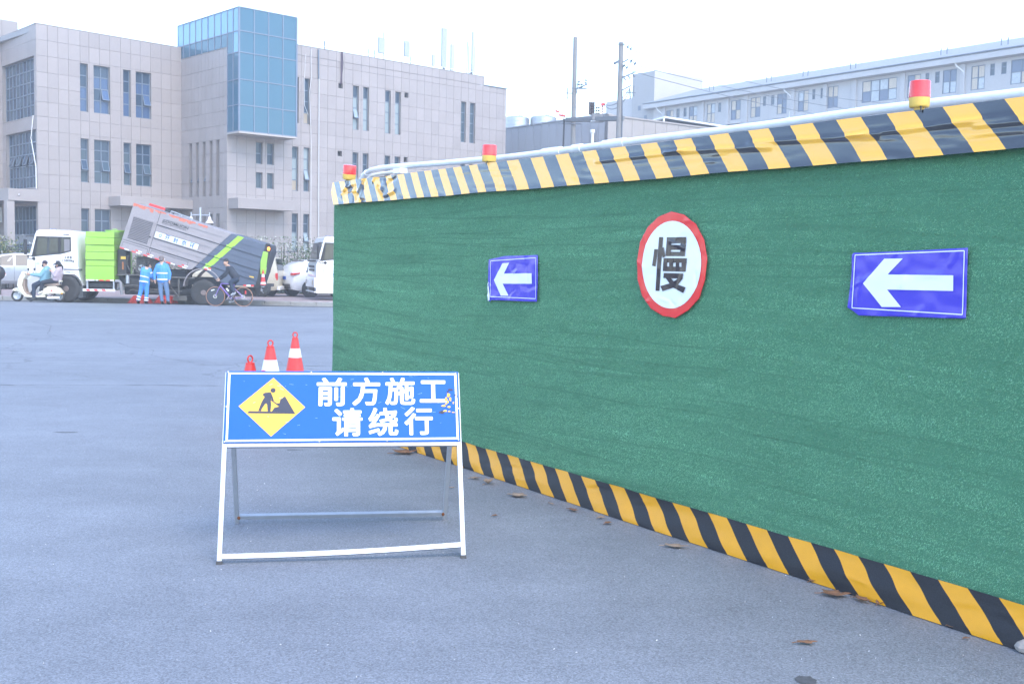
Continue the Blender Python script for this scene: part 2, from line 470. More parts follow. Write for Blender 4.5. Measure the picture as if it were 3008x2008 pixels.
me.materials.append(M['turf']); me.update(calc_edges=True)
link('turf_pile', me, hoard, kind='stuff')

# tapes: striped film, stripes are mesh-aligned, film wrinkled
def striped(name, edges, shift, zt, zb, yf, mats, nz=10, sub=5, zoff=None, bend=0):
    mb = MB(); zz = [zt + (zb-zt)*i/nz for i in range(nz+1)]
    for k in range(len(edges)-1):
        a, b = edges[k], edges[k+1]
        cols = [a + (b-a)*i/sub for i in range(sub+1)]
        vs = []
        for zi in zz:
            for c in cols:
                x = max(edge_left(zi)-.008, min(HL, c + shift*(zt-zi)/(zt-zb) + bend*noise.noise((c*1.7, zi*11, 5))*min(1,(zt-zi)/.05)))
                vs.append((x, -yf(x, zi), zi + (zoff(x, zi) if zoff else 0)))
        n = sub+1
        fs = [(j*n+i, j*n+i+1, (j+1)*n+i+1, (j+1)*n+i) for j in range(nz) for i in range(sub)]
        fs = [f for f in fs if len({(round(vs[q][0],5), round(vs[q][2],5)) for q in f}) == 4]
        mb.add(vs, fs, k % 2)
    o = mb.ob(name, mats, hoard, smooth=70, fix=False)
    b = bmesh.new(); b.from_mesh(o.data); bmesh.ops.remove_doubles(b, verts=b.verts, dist=.0004); b.to_mesh(o.data); b.free()
    o.data.polygons.foreach_set('use_smooth', [True]*len(o.data.polygons))
    return o
ed = []; x = .905 - .255*2
while x < 2.9: ed += [x, x+.128]; x += .255
x = 2.968
ed += [2.968, 3.11, 3.258, 3.42]; x = 3.582
while x < HL + .4: ed += [x, x+.1595]; x += .3190
ed = [.395-.255, .395-.127] + ed
ed = [ed[0]-.255, ed[0]-.127] + ed
def crease(s, z, s0, z0, s1, z1, w, h):
    dx, dz = s1-s0, z1-z0; L = math.hypot(dx, dz); t = ((s-s0)*dx + (z-z0)*dz)/L; d = ((s-s0)*-dz + (z-z0)*dx)/L
    if t < -w*2 or t > L+w*2: return 0
    f = 1 if 0 <= t <= L else max(0, 1-max(-t, t-L)/(2*w))
    return h*f*math.exp(-(d/w)**2)
rc = random.Random(3); CRS = []
for i in range(26):
    a = rc.uniform(0, 1.25); zc = rc.uniform(2.27, 2.48); an = rc.choice([rc.uniform(-1.2,-.5), rc.uniform(.5,1.3), rc.uniform(-.3,.3)]); L_ = rc.uniform(.08,.22)
    CRS.append((a, zc, a+L_*math.cos(an), zc+L_*math.sin(an), rc.uniform(.008,.016), rc.uniform(-.024,.024)))
for i in range(30):
    a = rc.uniform(1.2, 9); zc = rc.uniform(2.27,2.47); an = rc.uniform(-.25,.2); L_ = rc.uniform(.10,.45)
    CRS.append((a, zc, a+L_*math.cos(an), zc+L_*math.sin(an), rc.uniform(.010,.020), rc.uniform(-.004,.005)))
for i in range(7):
    a = 4.4 + i*.72
    CRS.append((a, 2.40+rc.uniform(-.03,.02), a+.9, 2.395+rc.uniform(-.03,.02), .012, .012))
for i in range(34):
    a = rc.uniform(2.0, 9.5); zc = rc.uniform(2.28,2.46); L_ = rc.uniform(.12,.6)
    CRS.append((a, zc, a+L_, zc+rc.uniform(-.03,.03), rc.uniform(.004,.009), rc.choice([-1,1])*rc.uniform(.002,.005)))
def top_y(s, z):
    v = .022 + .035*(2.485-z)/.233 + .005*noise.noise((s*.8, z*6, .5)) + .0012*noise.noise((s*7, z*20, 2.5)) + .004*math.exp(-((z-2.25)/.02)**2)
    for c in CRS:
        if c[0]-.4 < s < c[2]+.5: v += crease(s, z, *c)
    return max(v, .014)
striped('hazard_tape', ed, .207, 2.485, 2.252, top_y, [M['tape_yellow'], M['tape_black']], nz=22, sub=9,
        zoff=lambda s, z: .006*noise.noise((s*1.5, 7.7, 0))*(1 if z < 2.3 else .5))
eb = [4.936 - .3215*16]
while eb[-1] < HL + .2: eb.append(eb[-1] + .16075)
rb_ = random.Random(8); CRB = []
for i in range(60):
    a = rb_.uniform(-.2, 9); zc = rb_.uniform(.02,.19); an = rb_.uniform(-.5,.3); L_ = rb_.uniform(.06,.22)
    CRB.append((a, zc, a+L_*math.cos(an), zc+L_*math.sin(an), rb_.uniform(.006,.014), rb_.uniform(-.005,.005)))
def bot_y(s, z):
    h = (z-.005)/.19
    cr_ = sum(crease(s, z, *c) for c in CRB if c[0]-.1 < s < c[2]+.1)
    return cr_ + .018 + .05*(1-h)*.9 + .012*math.sin(h*5.5 + noise.noise((s*.7,0,0))*2)*(.4+.6*noise.noise((s*1.3, 4, 1))) + .004*noise.noise((s*6, z*14, 9))
striped('hazard_tape', eb, .225, .205, .004, bot_y, [M['tape_yellow2'], M['tape_black2']], nz=18, sub=9, zoff=lambda s, z: (.014*noise.noise((s*.35, 1.7, 0)) + .006*noise.noise((s*2.1, 3.7, 0))) if z > .03 else 0, bend=.011)
MB().box(-.04, HL, -.008, .03, 2.466, 2.481).ob('top_rail', M['tape_black2'], hoard)

# white pipe behind the top edge, its own thing
pp = thing('white_pipe', 'white jointed plastic pipe running along the hoarding top and bending down', 'pipe', H0, HR)
run = [(.02,.25,2.36),(.06,.25,2.50),(.123,.25,2.545),(.20,.25,2.582),(.312,.25,2.607),(.5,.25,2.616),(.765,.25,2.613),(1.774,.25,2.582),(2.792,.25,2.560),(3.6,.25,2.556),(4.54,.25,2.559),(5.66,.25,2.551),(6.47,.25,2.559),(7.34,.25,2.548),(HL,.25,2.53)]
MB().tube(run, [.026]*15, 12).ob('tube', M['pipe'], pp, smooth=60)
for a, b in ((3.36,3.60),(3.75,3.86),(4.12,4.36),(.14,.22)):
    z0 = float(np.interp(a, [q[0] for q in run], [q[2] for q in run])); z1 = float(np.interp(b, [q[0] for q in run], [q[2] for q in run]))
    MB().tube([(a,.25,z0),(b,.25,z1)], .034, 12).ob('coupling', M['pipe'], pp, smooth=60)
p2 = thing('white_pipe', 'short thin cream pipe below the bend of the long white pipe', 'pipe', H0, HR)
MB().tube([(.33,.2,2.51),(.45,.2,2.545),(.7,.2,2.552),(1.05,.2,2.55)], .017, 10).ob('tube', mat('cream_pipe',(.72,.68,.6),.5), p2, smooth=60)
MB().box(.98,1.12,.16,.24,2.53,2.575).ob('end_block', M['white_paint'], p2)

# beacons on the hoarding
lens = mat('red_lens', (.75,.03,.03), .25, coat=.6, var=.05, vs=25)
M['lens'] = lens
def beacon(s, dia, h, label, tilt=0):
    b = thing('warning_light', label, 'warning light', (H0[0]+.5498*s+.02*.8353, H0[1]-.8353*s+.02*.5498, 2.492), HR, 'warning lights on top of the hoarding')
    b.rotation_euler = (0, tilt, HR)
    r = dia/2
    MB().lathe([(r*.5,-.004),(r*.5,.008),(r*.86,.009),(r*.93,.014),(r*.96,.02),(r*1.0,h*.40),(r*.9,h*.42)], 24).ob('base', M['beacon_base'], b, smooth=40)
    q = []
    n = 40
    for z_, f in ((h*.405,1.0),(h*.93,.97),(h*.985,.93),(h,.80)):
        q.append([(r*f*(1+.012*(i%2))*math.cos(2*math.pi*i/n), r*f*(1+.012*(i%2))*math.sin(2*math.pi*i/n), z_) for i in range(n)])
    MB().loft(q).ob('lens', lens, b, smooth=25)
    MB().tube([(r*.6,-r*.6,.01),(r*.9,-r*.9,.004),(r*.9,-r*1.0,-.02)], .004, 6).ob('cable', M['black_plastic'], b)
M['beacon_base'] = mat('beacon_base', (.72,.48,.10), .45, var=.08, vs=20)
beacon(.285, .135, .155, 'small tilted red warning light at the far end of the hoarding', .14)
beacon(2.93, .118, .145, 'red and yellow warning light on the hoarding beside the pipe coupling run', .05)
beacon(6.93, .102, .140, 'largest red warning light on the hoarding above the wide arrow sign')

# signs stuck on the turf: film with wrinkles
def film(name, label, outline, mats, prints, seed, group=None, thick=.004, amp=.005, back=None):
    """outline: (s,z) polygon; prints: list of (polys, material, layer). All follow one wrinkle field."""
    cs = sum(p[0] for p in outline)/len(outline); cz = sum(p[1] for p in outline)/len(outline)
    rr = random.Random(seed); CR = []
    for i in range(26):
        a = cs + rr.uniform(-.35,.35); b = cz + rr.uniform(-.3,.3); an = rr.uniform(0, 3.14); L_ = rr.uniform(.03,.14)
        CR.append((a, b, a+L_*math.cos(an), b+L_*math.sin(an), rr.uniform(.007,.016), rr.uniform(-.003,.004)))
    lift = {i: rr.uniform(.0,.016) for i in range(len(outline))}
    def y(s, z):
        v = .020 + amp*.6*noise.noise((s*4+seed, z*4, 1)) + amp*.25*noise.noise((s*14, z*14+seed, 2))
        for c in CR: v += crease(s, z, *c)
        return v
    root = thing(name, label, 'sign', H0, HR, group)
    def build(nm, polys, m, lay, parent):
        b = bmesh.new()
        for poly in polys:
            b.faces.new([b.verts.new((p[0], 0, p[1])) for p in poly])
        b.normal_update()
        bmesh.ops.triangulate(b, faces=b.faces[:])
        st = .009
        lo = [min(v.co[i] for v in b.verts) for i in (0,2)]; hi = [max(v.co[i] for v in b.verts) for i in (0,2)]
        for ax, no in ((0,(1,0,0)),(1,(0,0,1))):
            k = math.floor(lo[ax]/st)+1
            while k*st < hi[ax]:
                co = (k*st,0,0) if ax == 0 else (0,0,k*st)
                bmesh.ops.bisect_plane(b, geom=b.verts[:]+b.edges[:]+b.faces[:], plane_co=co, plane_no=no); k += 1
        bmesh.ops.remove_doubles(b, verts=b.verts[:], dist=.0003)
        for v in b.verts: v.co.y = -(y(v.co.x, v.co.z) + lay*.003)
        bmesh.ops.recalc_face_normals(b, faces=b.faces[:])
        me = bpy.data.meshes.new(nm); b.to_mesh(me); b.free(); me.materials.append(m)
        me.polygons.foreach_set('use_smooth', [True]*len(me.polygons))
        o = link(nm, me, parent)
        if lay == 0:
            md = o.modifiers.new('thick','SOLIDIFY'); md.thickness = .002; md.offset = -1 if o.data.polygons[0].normal.y < 0 else 1
        return o
    sh = build('film', [outline], mats, 0, root)
    for nm, polys, m, lay in prints: build(nm, polys, m, lay, root)
    return root
def strip(a, b, w):
    dx, dz = b[0]-a[0], b[1]-a[1]; L = math.hypot(dx,dz); nx, nz = -dz/L*w/2, dx/L*w/2
    return [(a[0]-nx,a[1]-nz),(b[0]-nx,b[1]-nz),(b[0]+nx,b[1]+nz),(a[0]+nx,a[1]+nz)]
def frame(q, w): return [strip(q[i], q[(i+1)%4], w) for i in range(4)]
M['film_blue'] = mat('film_blue', (.045,.035,.50), .18, coat=.5)
M['film_white'] = mat('film_white', (.76,.80,.80), .25, coat=.3)
M['film_red'] = mat('film_red', (.74,.022,.022), .25, coat=.4)
M['film_ink'] = mat('film_ink', (.022,.013,.018), .2, coat=.4)
film('arrow_sign', 'small crumpled blue arrow sign nearest the hoarding far end', [(3.015,1.72),(3.03,1.725),(3.25,1.752),(3.703,1.762),(3.708,1.6),(3.702,1.414),(3.06,1.402),(3.05,1.39),(3.022,1.395),(3.012,1.56)], M['film_blue'],
     [('arrow', [[(3.102,1.562),(3.225,1.695),(3.319,1.70),(3.247,1.616),(3.633,1.625),(3.636,1.547),(3.233,1.537),(3.319,1.446),(3.211,1.442)]], M['film_white'], 1),
      ('border_line', frame([(3.05,1.712),(3.685,1.742),(3.69,1.437),(3.055,1.43)], .005), M['film_white'], 1),
      ('torn_edge', [[(3.008,1.50),(3.02,1.55),(3.05,1.405),(3.02,1.392)]], M['film_white'], 1)], 11, 'blue arrow signs on the turf')
film('arrow_sign', 'wide blue arrow sign with folded left edge below the biggest warning light', [(6.588,1.775),(6.60,1.787),(6.68,1.787),(7.0,1.80),(7.262,1.812),(7.266,1.65),(7.270,1.482),(7.258,1.478),(6.65,1.462),(6.615,1.482),(6.575,1.50),(6.585,1.60),(6.592,1.68)], M['film_blue'],
     [('arrow', [[(6.67,1.629),(6.797,1.757),(6.908,1.759),(6.822,1.678),(7.195,1.681),(7.197,1.607),(6.822,1.602),(6.909,1.518),(6.794,1.513)]], M['film_white'], 1),
      ('border_line', frame([(6.612,1.775),(7.247,1.798),(7.253,1.497),(6.607,1.50)], .005), M['film_white'], 1)], 12, 'blue arrow signs on the turf')
rr = random.Random(5)
oc = [(5.176 + .340*rr.uniform(.965,1.0)*math.cos(2*math.pi*(i+.3)/17), 1.706 + .340*rr.uniform(.965,1.0)*math.sin(2*math.pi*(i+.3)/17)) for i in range(17)]
wc = [(5.184 + .277*math.cos(2*math.pi*i/48), 1.707 + .275*math.sin(2*math.pi*i/48)) for i in range(48)]
def gl(*pts): return [(5.07 + (x-1660)/230*.25, 1.882 - (yy-400)/475*.345) for x, yy in pts]
def gr(x0,y0,x1,y1): return gl((x0,y0),(x1,y0),(x1,y1),(x0,y1))
slow = [gl((1657,400),(1692,400),(1674,872),(1640,872)), gl((1620,505),(1652,507),(1636,658),(1605,652)), gl((1676,498),(1702,488),(1720,568),(1697,582)),
        gr(1727,403,1893,455), gr(1725,470,1890,512), gr(1722,528,1886,565), gl((1727,403),(1769,403),(1764,565),(1722,565)), gl((1851,403),(1893,403),(1886,565),(1846,565)),
        gr(1703,583,1903,622), gr(1702,656,1898,697), gl((1705,583),(1737,583),(1737,697),(1702,697)), gr(1756,583,1790,697), gr(1811,583,1841,697), gl((1861,583),(1903,583),(1898,697),(1861,697)),
        gl((1710,713),(1880,713),(1876,757),(1708,757)), gl((1730,757),(1775,757),(1822,805),(1903,830),(1885,880),(1785,832)), gl((1832,757),(1876,757),(1822,828),(1702,873),(1682,828),(1785,795))]
film('slow_sign', 'round white sign with ragged red rim and black slow character on turf', oc, M['film_red'], [('face', [wc], M['film_white'], 1)] + [('character', [p], M['film_ink'], 2 + .25*(i % 4)) for i, p in enumerate(slow)], 21)

# ---------------------------------------------------------------- folding road sign
M['sign_blue'] = mat('sign_blue', (.015,.115,.50), .6, spec=.25, var=.04, vs=4, bump=.03, bs=3)
M['sign_white'] = mat('sign_white', (.84,.84,.84), .45)
M['sign_yellow'] = mat('sign_yellow', (.78,.46,.085), .6, spec=.2)
M['sign_ink'] = mat('sign_ink', (.06,.065,.09), .6, spec=.2)
M['rust'] = mat('rust', (.22,.08,.03), .9, var=.4, vs=60)
sg = thing('road_sign', 'folding roadworks sign with blue board on galvanised legs', 'road sign', (-.928, 6.028, 0), R(9.3))
TH = math.atan2(.4985, 1.024)  # lean of the front frame
Fm = Matrix.Rotation(-TH, 4, 'X')   # local (x, y, z along the slope)
LEN = 1.1389
def lean(mb, z0=0): return mb
def fob(mb, name, mats, **k):
    o = mb.ob(name, mats, sg, **k); o.rotation_euler = (-TH, 0, 0); return o
b0 = .700
for sx in (-1, 1):
    fob(MB().box(sx*.683-.014, sx*.683+.014, .004, .032, .004, LEN), 'leg', M['galv'], bevel=.002)
    fob(MB().box(sx*.683-.016, sx*.683+.016, .002, .034, 0, .022), 'leg_foot', M['dark_steel'])
xb = np.linspace(-.668, .668, 14)
mb = MB(); mb.loft([[(x, -.002, .052-.012*math.cos(x*2.1)+.018*(x/.668)), (x, .026, .052-.012*math.cos(x*2.1)+.018*(x/.668)), (x, .026, .080-.012*math.cos(x*2.1)+.018*(x/.668)), (x, -.002, .080-.012*math.cos(x*2.1)+.018*(x/.668))] for x in xb])
fob(mb, 'cross_bar', M['galv'])
fob(MB().box(-.668, .668, .004, .030, b0-.022, b0+.006), 'board_rail', M['galv'])
fob(MB().box(-.668, .668, .004, .030, LEN-.03, LEN-.002), 'board_rail', M['galv'])
TB = math.atan2(.4865, 1.024)
def bob(mb, name, mats, **k):
    o = mb.ob(name, mats, sg, loc=(0, .985, 0), **k); o.rotation_euler = (TB, 0, 0); return o
for sx in (-1, 1):
    bob(MB().box(sx*.668-.014, sx*.668+.014, -.03, -.002, 0, LEN-.05), 'leg', M['galv_dull'] if 'galv_dull' in M else M['galv'], bevel=.002)
bob(MB().box(-.653, .653, -.028, -.002, .045, .073), 'cross_bar', M['galv'])
for sx in (-1, 1): bob(MB().ell((sx*.655,-.03,.060),(.010,.006,.014)), 'weld', M['rust'])
# the board
W2, BH = .690, LEN + .004
bx = lambda px, py: (-W2 + (px - (65 - (py-72)*27/673))/(2157 + (py-72)*(60/673))*2*W2, BH - (py - (72 + (px-65)*33/2157))/(673 - (px-65)*21/2157)*(BH-b0))
fob(MB().box(-W2, W2, -.005, .003, b0, BH), 'board', M['sign_blue'], bevel=.0015)
def flat(polys, y, name, m, kind=None):
    q = MB()
    for i, p in enumerate(polys): q.add([(x, -y - .00012*i, z) for x, z in p], [tuple(range(len(p)))])
    o = fob(q, name, m, fix=False)
    if kind: o['kind'] = kind
    return o
io = [bx(80,88), bx(2207,122), bx(2238,740), bx(60,735)]; ii = [bx(102,104), bx(2187,140), bx(2217,722), bx(80,718)]
flat([[io[i], io[(i+1)%4], ii[(i+1)%4], ii[i]] for i in range(4)], .0062, 'border', M['sign_white'])
flat([[bx(492,143), bx(785,425), bx(472,693), bx(175,408)]], .0062, 'warning_diamond', M['sign_yellow'])
P = lambda *a: [bx(*q) for q in a]
pic = [P((270,455),(472,462),(693,486),(255,474)),
       P((478,462),(500,428),(530,420),(548,415),(522,398),(530,385),(548,385),(556,350),(575,338),(598,320),(693,486)),
       P((355,455),(382,380),(400,345),(410,330),(440,350),(440,375),(415,392),(385,438),(380,457)),
       P((410,330),(425,285),(455,280),(470,292),(474,320),(468,360),(472,400),(466,461),(440,461),(436,395),(405,362)),
       P((392,302),(412,286),(430,283),(436,296),(418,308),(428,322),(420,332)),
       P((455,282),(470,285),(487,330),(497,362),(488,370),(474,345),(458,310)),
       P((460,350),(466,344),(552,408),(546,417)),
       [bx(489+23*math.cos(t), 263+22*math.sin(t)) for t in [2*math.pi*i/20 for i in range(20)]]]
flat(pic, .0074, 'worker_pictogram', M['sign_ink'])
sh = [(0,0),(.0047,0),(-.0047,0),(0,.0045),(0,-.0045),(.0035,.0033),(-.0035,.0033),(.0035,-.0033),(-.0035,-.0033)]
for ch, x0, y0, x1, y1 in (('前',890,150,1168,418),('方',1222,152,1482,418),('施',1530,158,1812,415),('工',1857,188,2118,397),('请',1037,440,1318,700),('绕',1375,440,1655,700),('行',1715,437,1985,697)):
    a = bx(x0,(y0+y1)/2)[0]; b = bx(x1,(y0+y1)/2)[0]; c = bx((x0+x1)/2,y1)[1]; d = bx((x0+x1)/2,y0)[1]
    mb = MB(); put_text(mb, ch, a+.004, b-.004, c+.004, d-.004, -.0064, 0.0, shifts=sh)
    fob(mb, 'character', M['sign_white'], fix=False)
dm = random.Random(9)
def blot(cx, cy, rx, ry, n=9): return [bx(cx + rx*dm.uniform(.55,1.15)*math.cos(2*math.pi*i/n), cy + ry*dm.uniform(.55,1.15)*math.sin(2*math.pi*i/n)) for i in range(n)]
flat([blot(*q) for q in ((2150,278,35,14),(2070,488,34,18),(2195,330,12,10),(2125,300,14,10),(2218,345,8,6))], .0082, 'torn_patch', M['sign_ink'], 'stuff')
flat([blot(*q) for q in ((2130,330,20,26),(2112,370,18,24),(2150,370,14,26),(2085,430,24,14),(2140,440,18,10),(2110,412,14,9),(2180,405,10,12),(2105,478,24,12),(2140,484,16,8),(2180,492,15,7),(2128,395,12,14))], .0086, 'torn_patch', M['sign_yellow'], 'stuff')
scr = MB()
for i in range(40):
    x = dm.uniform(-.6,.6); z_ = dm.uniform(b0+.05, BH-.03) if i % 3 else dm.uniform(BH-.10, BH-.05); l = dm.uniform(.006,.03); a = dm.uniform(-.5,.5)
    scr.add([(x,-.0064,z_),(x+l*math.cos(a),-.0064,z_+l*math.sin(a)),(x+l*math.cos(a),-.0064,z_+l*math.sin(a)+.0015),(x,-.0064,z_+.001)], [(0,1,2,3)])
fob(scr, 'scratches', mat('scratch',(.35,.55,.85),.6), fix=False, kind='stuff')
for px, py in ((80,82),(838,95),(1503,108),(2200,122),(65,410),(50,735),(918,742),(1552,742),(2236,745),(2230,455)):
    x, z_ = bx(px, py); fob(MB().ell((x,-.006,z_),(.006,.003,.006), n=10, k=6), 'rivet', M['chrome'], smooth=50)
for dx in (-.03, .0): fob(MB().tube([(-W2-.006,.01,BH-.06+dx),(-W2+.004,.01,BH-.06+dx)], .006, 8), 'hinge_bolt', M['chrome'])

# ---------------------------------------------------------------- cones
def cone(kind, label, loc, rz=0):
    c = thing('traffic_cone', label, 'traffic cone', loc, rz, 'traffic cones behind the blue sign')
    fat = 1.12 if kind else 1.0
    w = .185
    MB().box(-w, w, -w, w, 0, .035).ob('base', M['black_plastic'], c, bevel=.012)
    r = lambda z_: fat*(.150 - (.150-.043)*(z_-.035)/(.625-.035))
    segs = [(.035,.08,0),(.08,.16,1),(.16,.385,0),(.385,.505,1),(.505,.625,0)]
    if kind == 2: segs = [(.035,.14,0),(.14,.485,1),(.485,.625,0)]
    if kind == 3: segs = [(.035,.12,0),(.12,.24,1),(.24,.625,0)]
    for a, b, w_ in segs:
        MB().lathe([(r(a)+w_*.002, a),(r(b)+w_*.002, b),(r(b)-.01, b)], 28).ob('reflective_band' if w_ else 'cone_body', M['cone_white'] if w_ else M['red_plastic'], c, smooth=50)
    MB().lathe([(r(.625)-.002,.625),(r(.625)*.93,.648),(.012,.655)], 24).ob('cap', M['red_plastic'], c, smooth=50)
    n = 18
    MB().tube([(.030*math.cos(2*math.pi*i/n), 0, .684+.034*math.sin(2*math.pi*i/n)) for i in range(n+1)], .0085, 8, cap=False).ob('lifting_ring', M['red_plastic'], c, smooth=60)
    return c
M['cone_white'] = mat('cone_white', (.74,.73,.70), .45, var=.12, vs=14)
cone(0, 'tallest looking red cone with narrow white band next to the hoarding edge', (-2.904,14.5,0), .1)
cone(2, 'thick red cone with wide dirty white band between two other cones', (-2.90,13.0,0), .3)
cone(3, 'red cone above the left part of the blue sign showing only its red top', (-2.635,10.9,0), .9)
c4 = cone(0, 'small cone hidden by the blue sign except its red lifting ring', (-2.41,10.5,0), .2)
c4.scale = (.86, .86, .85)

# ---------------------------------------------------------------- leaves and stone
M['leaf_a'] = mat('dry_leaf_brown', (.21,.105,.055), .75, var=.3, vs=30)
M['leaf_b'] = mat('dry_leaf_pale', (.30,.215,.155), .75, var=.2, vs=30)
def dry_leaf(label, x, y, size, kind='a', rz=0, curl=.5, narrow=.7):
    size *= .85
    r = random.Random(int(x*1000+y*77)); n = 15
    mb = MB(); c = []
    lob = lambda t: 1 + .28*math.cos(5*t) + .12*math.cos(11*t+1)
    for ring in (.0, .5, 1.0):
        for i in range(n):
            t = 2*math.pi*i/n; q = ring*lob(t)*size*(.9+.2*r.random())
            px, py = q*math.cos(t), q*narrow*math.sin(t)
            c.append((px, py, .006 + curl*(px*px*3.0 + abs(py)*.35)*(1 if ring else 0) + r.uniform(0,.006)*ring))
    mb.add(c, [(a*n+i, a*n+(i+1)%n, (a+1)*n+(i+1)%n, (a+1)*n+i) for a in (0,1) for i in range(n)])
    mb.tube([(-size*.9,0,.012),(-size*1.5,size*.1,.006)], .0022, 5)
    o = mb.ob('dry_leaf', M['leaf_'+kind], loc=(x,y,.002), rz=rz, smooth=60, fix=False, label=label, category='leaf', group='dry leaves along the hoarding foot')
    md = o.modifiers.new('thick','SOLIDIFY'); md.thickness = .0012
    return o
dry_leaf('big dark brown dry leaf under the right end of the blue sign', -.93, 9.50, .12, 'a', .3, .5)
dry_leaf('small pale leaf touching the tape just right of the sign leg', -.27, 8.43, .045, 'b', .2, .7)
dry_leaf('crumpled pale leaf standing up against the striped tape', -.16, 8.25, .06, 'b', 1.0, 2.2)
dry_leaf('flat tan leaf with a curled tip below the striped tape, right of the crumpled one', .06, 7.82, .075, 'b', -.6, .6)
dry_leaf('curled brown leaf half under the tape in line with the round sign', .44, 7.39, .055, 'a', -.9, .8, .4)
dry_leaf('tiny brown leaf alone on open asphalt right of the sign frame', -.09, 7.18, .022, 'a', .5, 1)
dry_leaf('small grey brown leaf stuck against the tape, left of a ragged brown one', .62, 7.18, .03, 'b', .5, 1)
dry_leaf('ragged brown leaf fragment on the asphalt near the tape', .65, 7.03, .035, 'a', .9, .8)
dry_leaf('long tan leaf with raised edge beside the middle of the striped tape', 1.01, 6.47, .075, 'b', -.2, .5, .45)
dry_leaf('small square looking leaf leaning on the tape above the leaf pile', 1.66, 5.79, .03, 'a', .4, 1.4)
dry_leaf('largest brown leaf of the little pile at the foot of the tape', 1.70, 5.55, .075, 'a', -.3, .7)
dry_leaf('curled orange brown leaf overlapping the right side of the pile', 1.82, 5.47, .055, 'a', -.9, 1.2, .5)
dry_leaf('folded leaf tip at the right end of the little pile', 1.90, 5.42, .035, 'a', .8, 1.5)
dry_leaf('olive brown leaf scrap lying alone on the foreground asphalt', 1.36, 4.82, .05, 'a', .1, .5, .4)
dry_leaf('tiny orange leaf scrap near the right end of the tape', 2.13, 4.92, .018, 'a', .4, .6)
dry_leaf('thin orange sliver of leaf under the last yellow stripe', 2.12, 5.08, .02, 'a', -.9, .4, .3)
dry_leaf('thin pale scrap on the asphalt behind the sign back leg', -.44, 8.07, .03, 'b', .1, .3, .35)
dry_leaf('pale scrap of leaf pressed flat below the sign cross bar', .30, 7.58, .03, 'b', -.9, .4, .4)
st = MB(); st.ell((0,0,.028),(.062,.045,.036), n=9, k=6)
st.v = [(x*(1+.15*noise.noise((x*30,y*30,z_*30))), y*(1+.2*noise.noise((y*30,x*20,3))), z_) for x, y, z_ in st.v]
st.ob('stone', mat('stone',(.32,.29,.27),.85,var=.25,vs=30,bump=.4,bs=60), loc=(2.35,4.77,-.002), smooth=30, label='small grey stone against the tape in the lower right corner', category='stone')
# ---------------------------------------------------------------- buildings
stone = mat('stone_panel', (.325,.288,.275), .55, var=.07, vs=.8, rnd=.05, spec=.35)
M['stone'] = stone
M['joint'] = mat('joint', (.20,.185,.18), .9)
M['reveal'] = mat('reveal', (.28,.25,.235), .8)
M['frame_w'] = mat('window_frame', (.13,.165,.21), .45)
M['pane_a'] = mat('pane_blue', (.03,.06,.10), .08, spec=.35)
M['pane_b'] = mat('pane_grey', (.05,.085,.115), .12, spec=.35)
M['pane_c'] = mat('pane_curtain', (.05,.10,.20), .25, var=.35, vs=9, stretch=(6,6,.05))
M['pane_p'] = mat('pane_pale', (.27,.33,.35), .2)  # pale base colour stands in for a bright reflection in the glass
M['pane_cream'] = mat('pane_cream', (.36,.30,.22), .35, var=.15, vs=6, stretch=(4,4,.1))
M['glass_cyan'] = mat('curtain_glass', (.045,.13,.19), .07, spec=.42)
M['glass_cyan2'] = mat('curtain_glass_pale', (.15,.33,.50), .08, spec=.6)  # paler base colour puts the left face's lighter reflection into the glass
M['mullion'] = mat('mullion', (.16,.20,.27), .5)
def Dv(a): return Vector((math.sin(R(a)), math.cos(R(a)), 0))
OFF = thing('office_building', 'beige stone clad office block with projecting blue glass box', 'building', (-23.56, 54.0, 0))
L0 = Vector((-23.56, 54.0, 0))
class Face:
    """a wall plane: x along the wall (left to right as seen), y away from the viewer, z up"""
    def __init__(s, root, P0, a): s.root = root; s.P0 = Vector(P0); s.d = Dv(a); s.rz = math.atan2(s.d.y, s.d.x); s.loc = s.P0 - root.location
    def ob(s, mb, name, mats, parent=None, **k):
        if parent is not None: return mb.ob(name, mats, parent, **k)
        return mb.ob(name, mats, s.root, loc=s.loc, rz=s.rz, **k)
    def at(s, x, y=0, z=0):
        n = Vector((-s.d.y, s.d.x, 0)); return s.P0 + s.d*x + n*y + Vector((0,0,z))
def cut(rects, h):
    out = []
    for (a,b,c,d) in rects:
        x0,x1,z0,z1 = max(a,h[0]),min(b,h[1]),max(c,h[2]),min(d,h[3])
        if x0 >= x1-1e-4 or z0 >= z1-1e-4: out.append((a,b,c,d)); continue
        if a < x0-.01: out.append((a,x0,c,d))
        if x1 < b-.01: out.append((x1,b,c,d))
        if c < z0-.01: out.append((x0,x1,c,z0))
        if z1 < d-.01: out.append((x0,x1,z1,d))
    return out
PANELS = []   # (priority, face, rects)
G = .0065
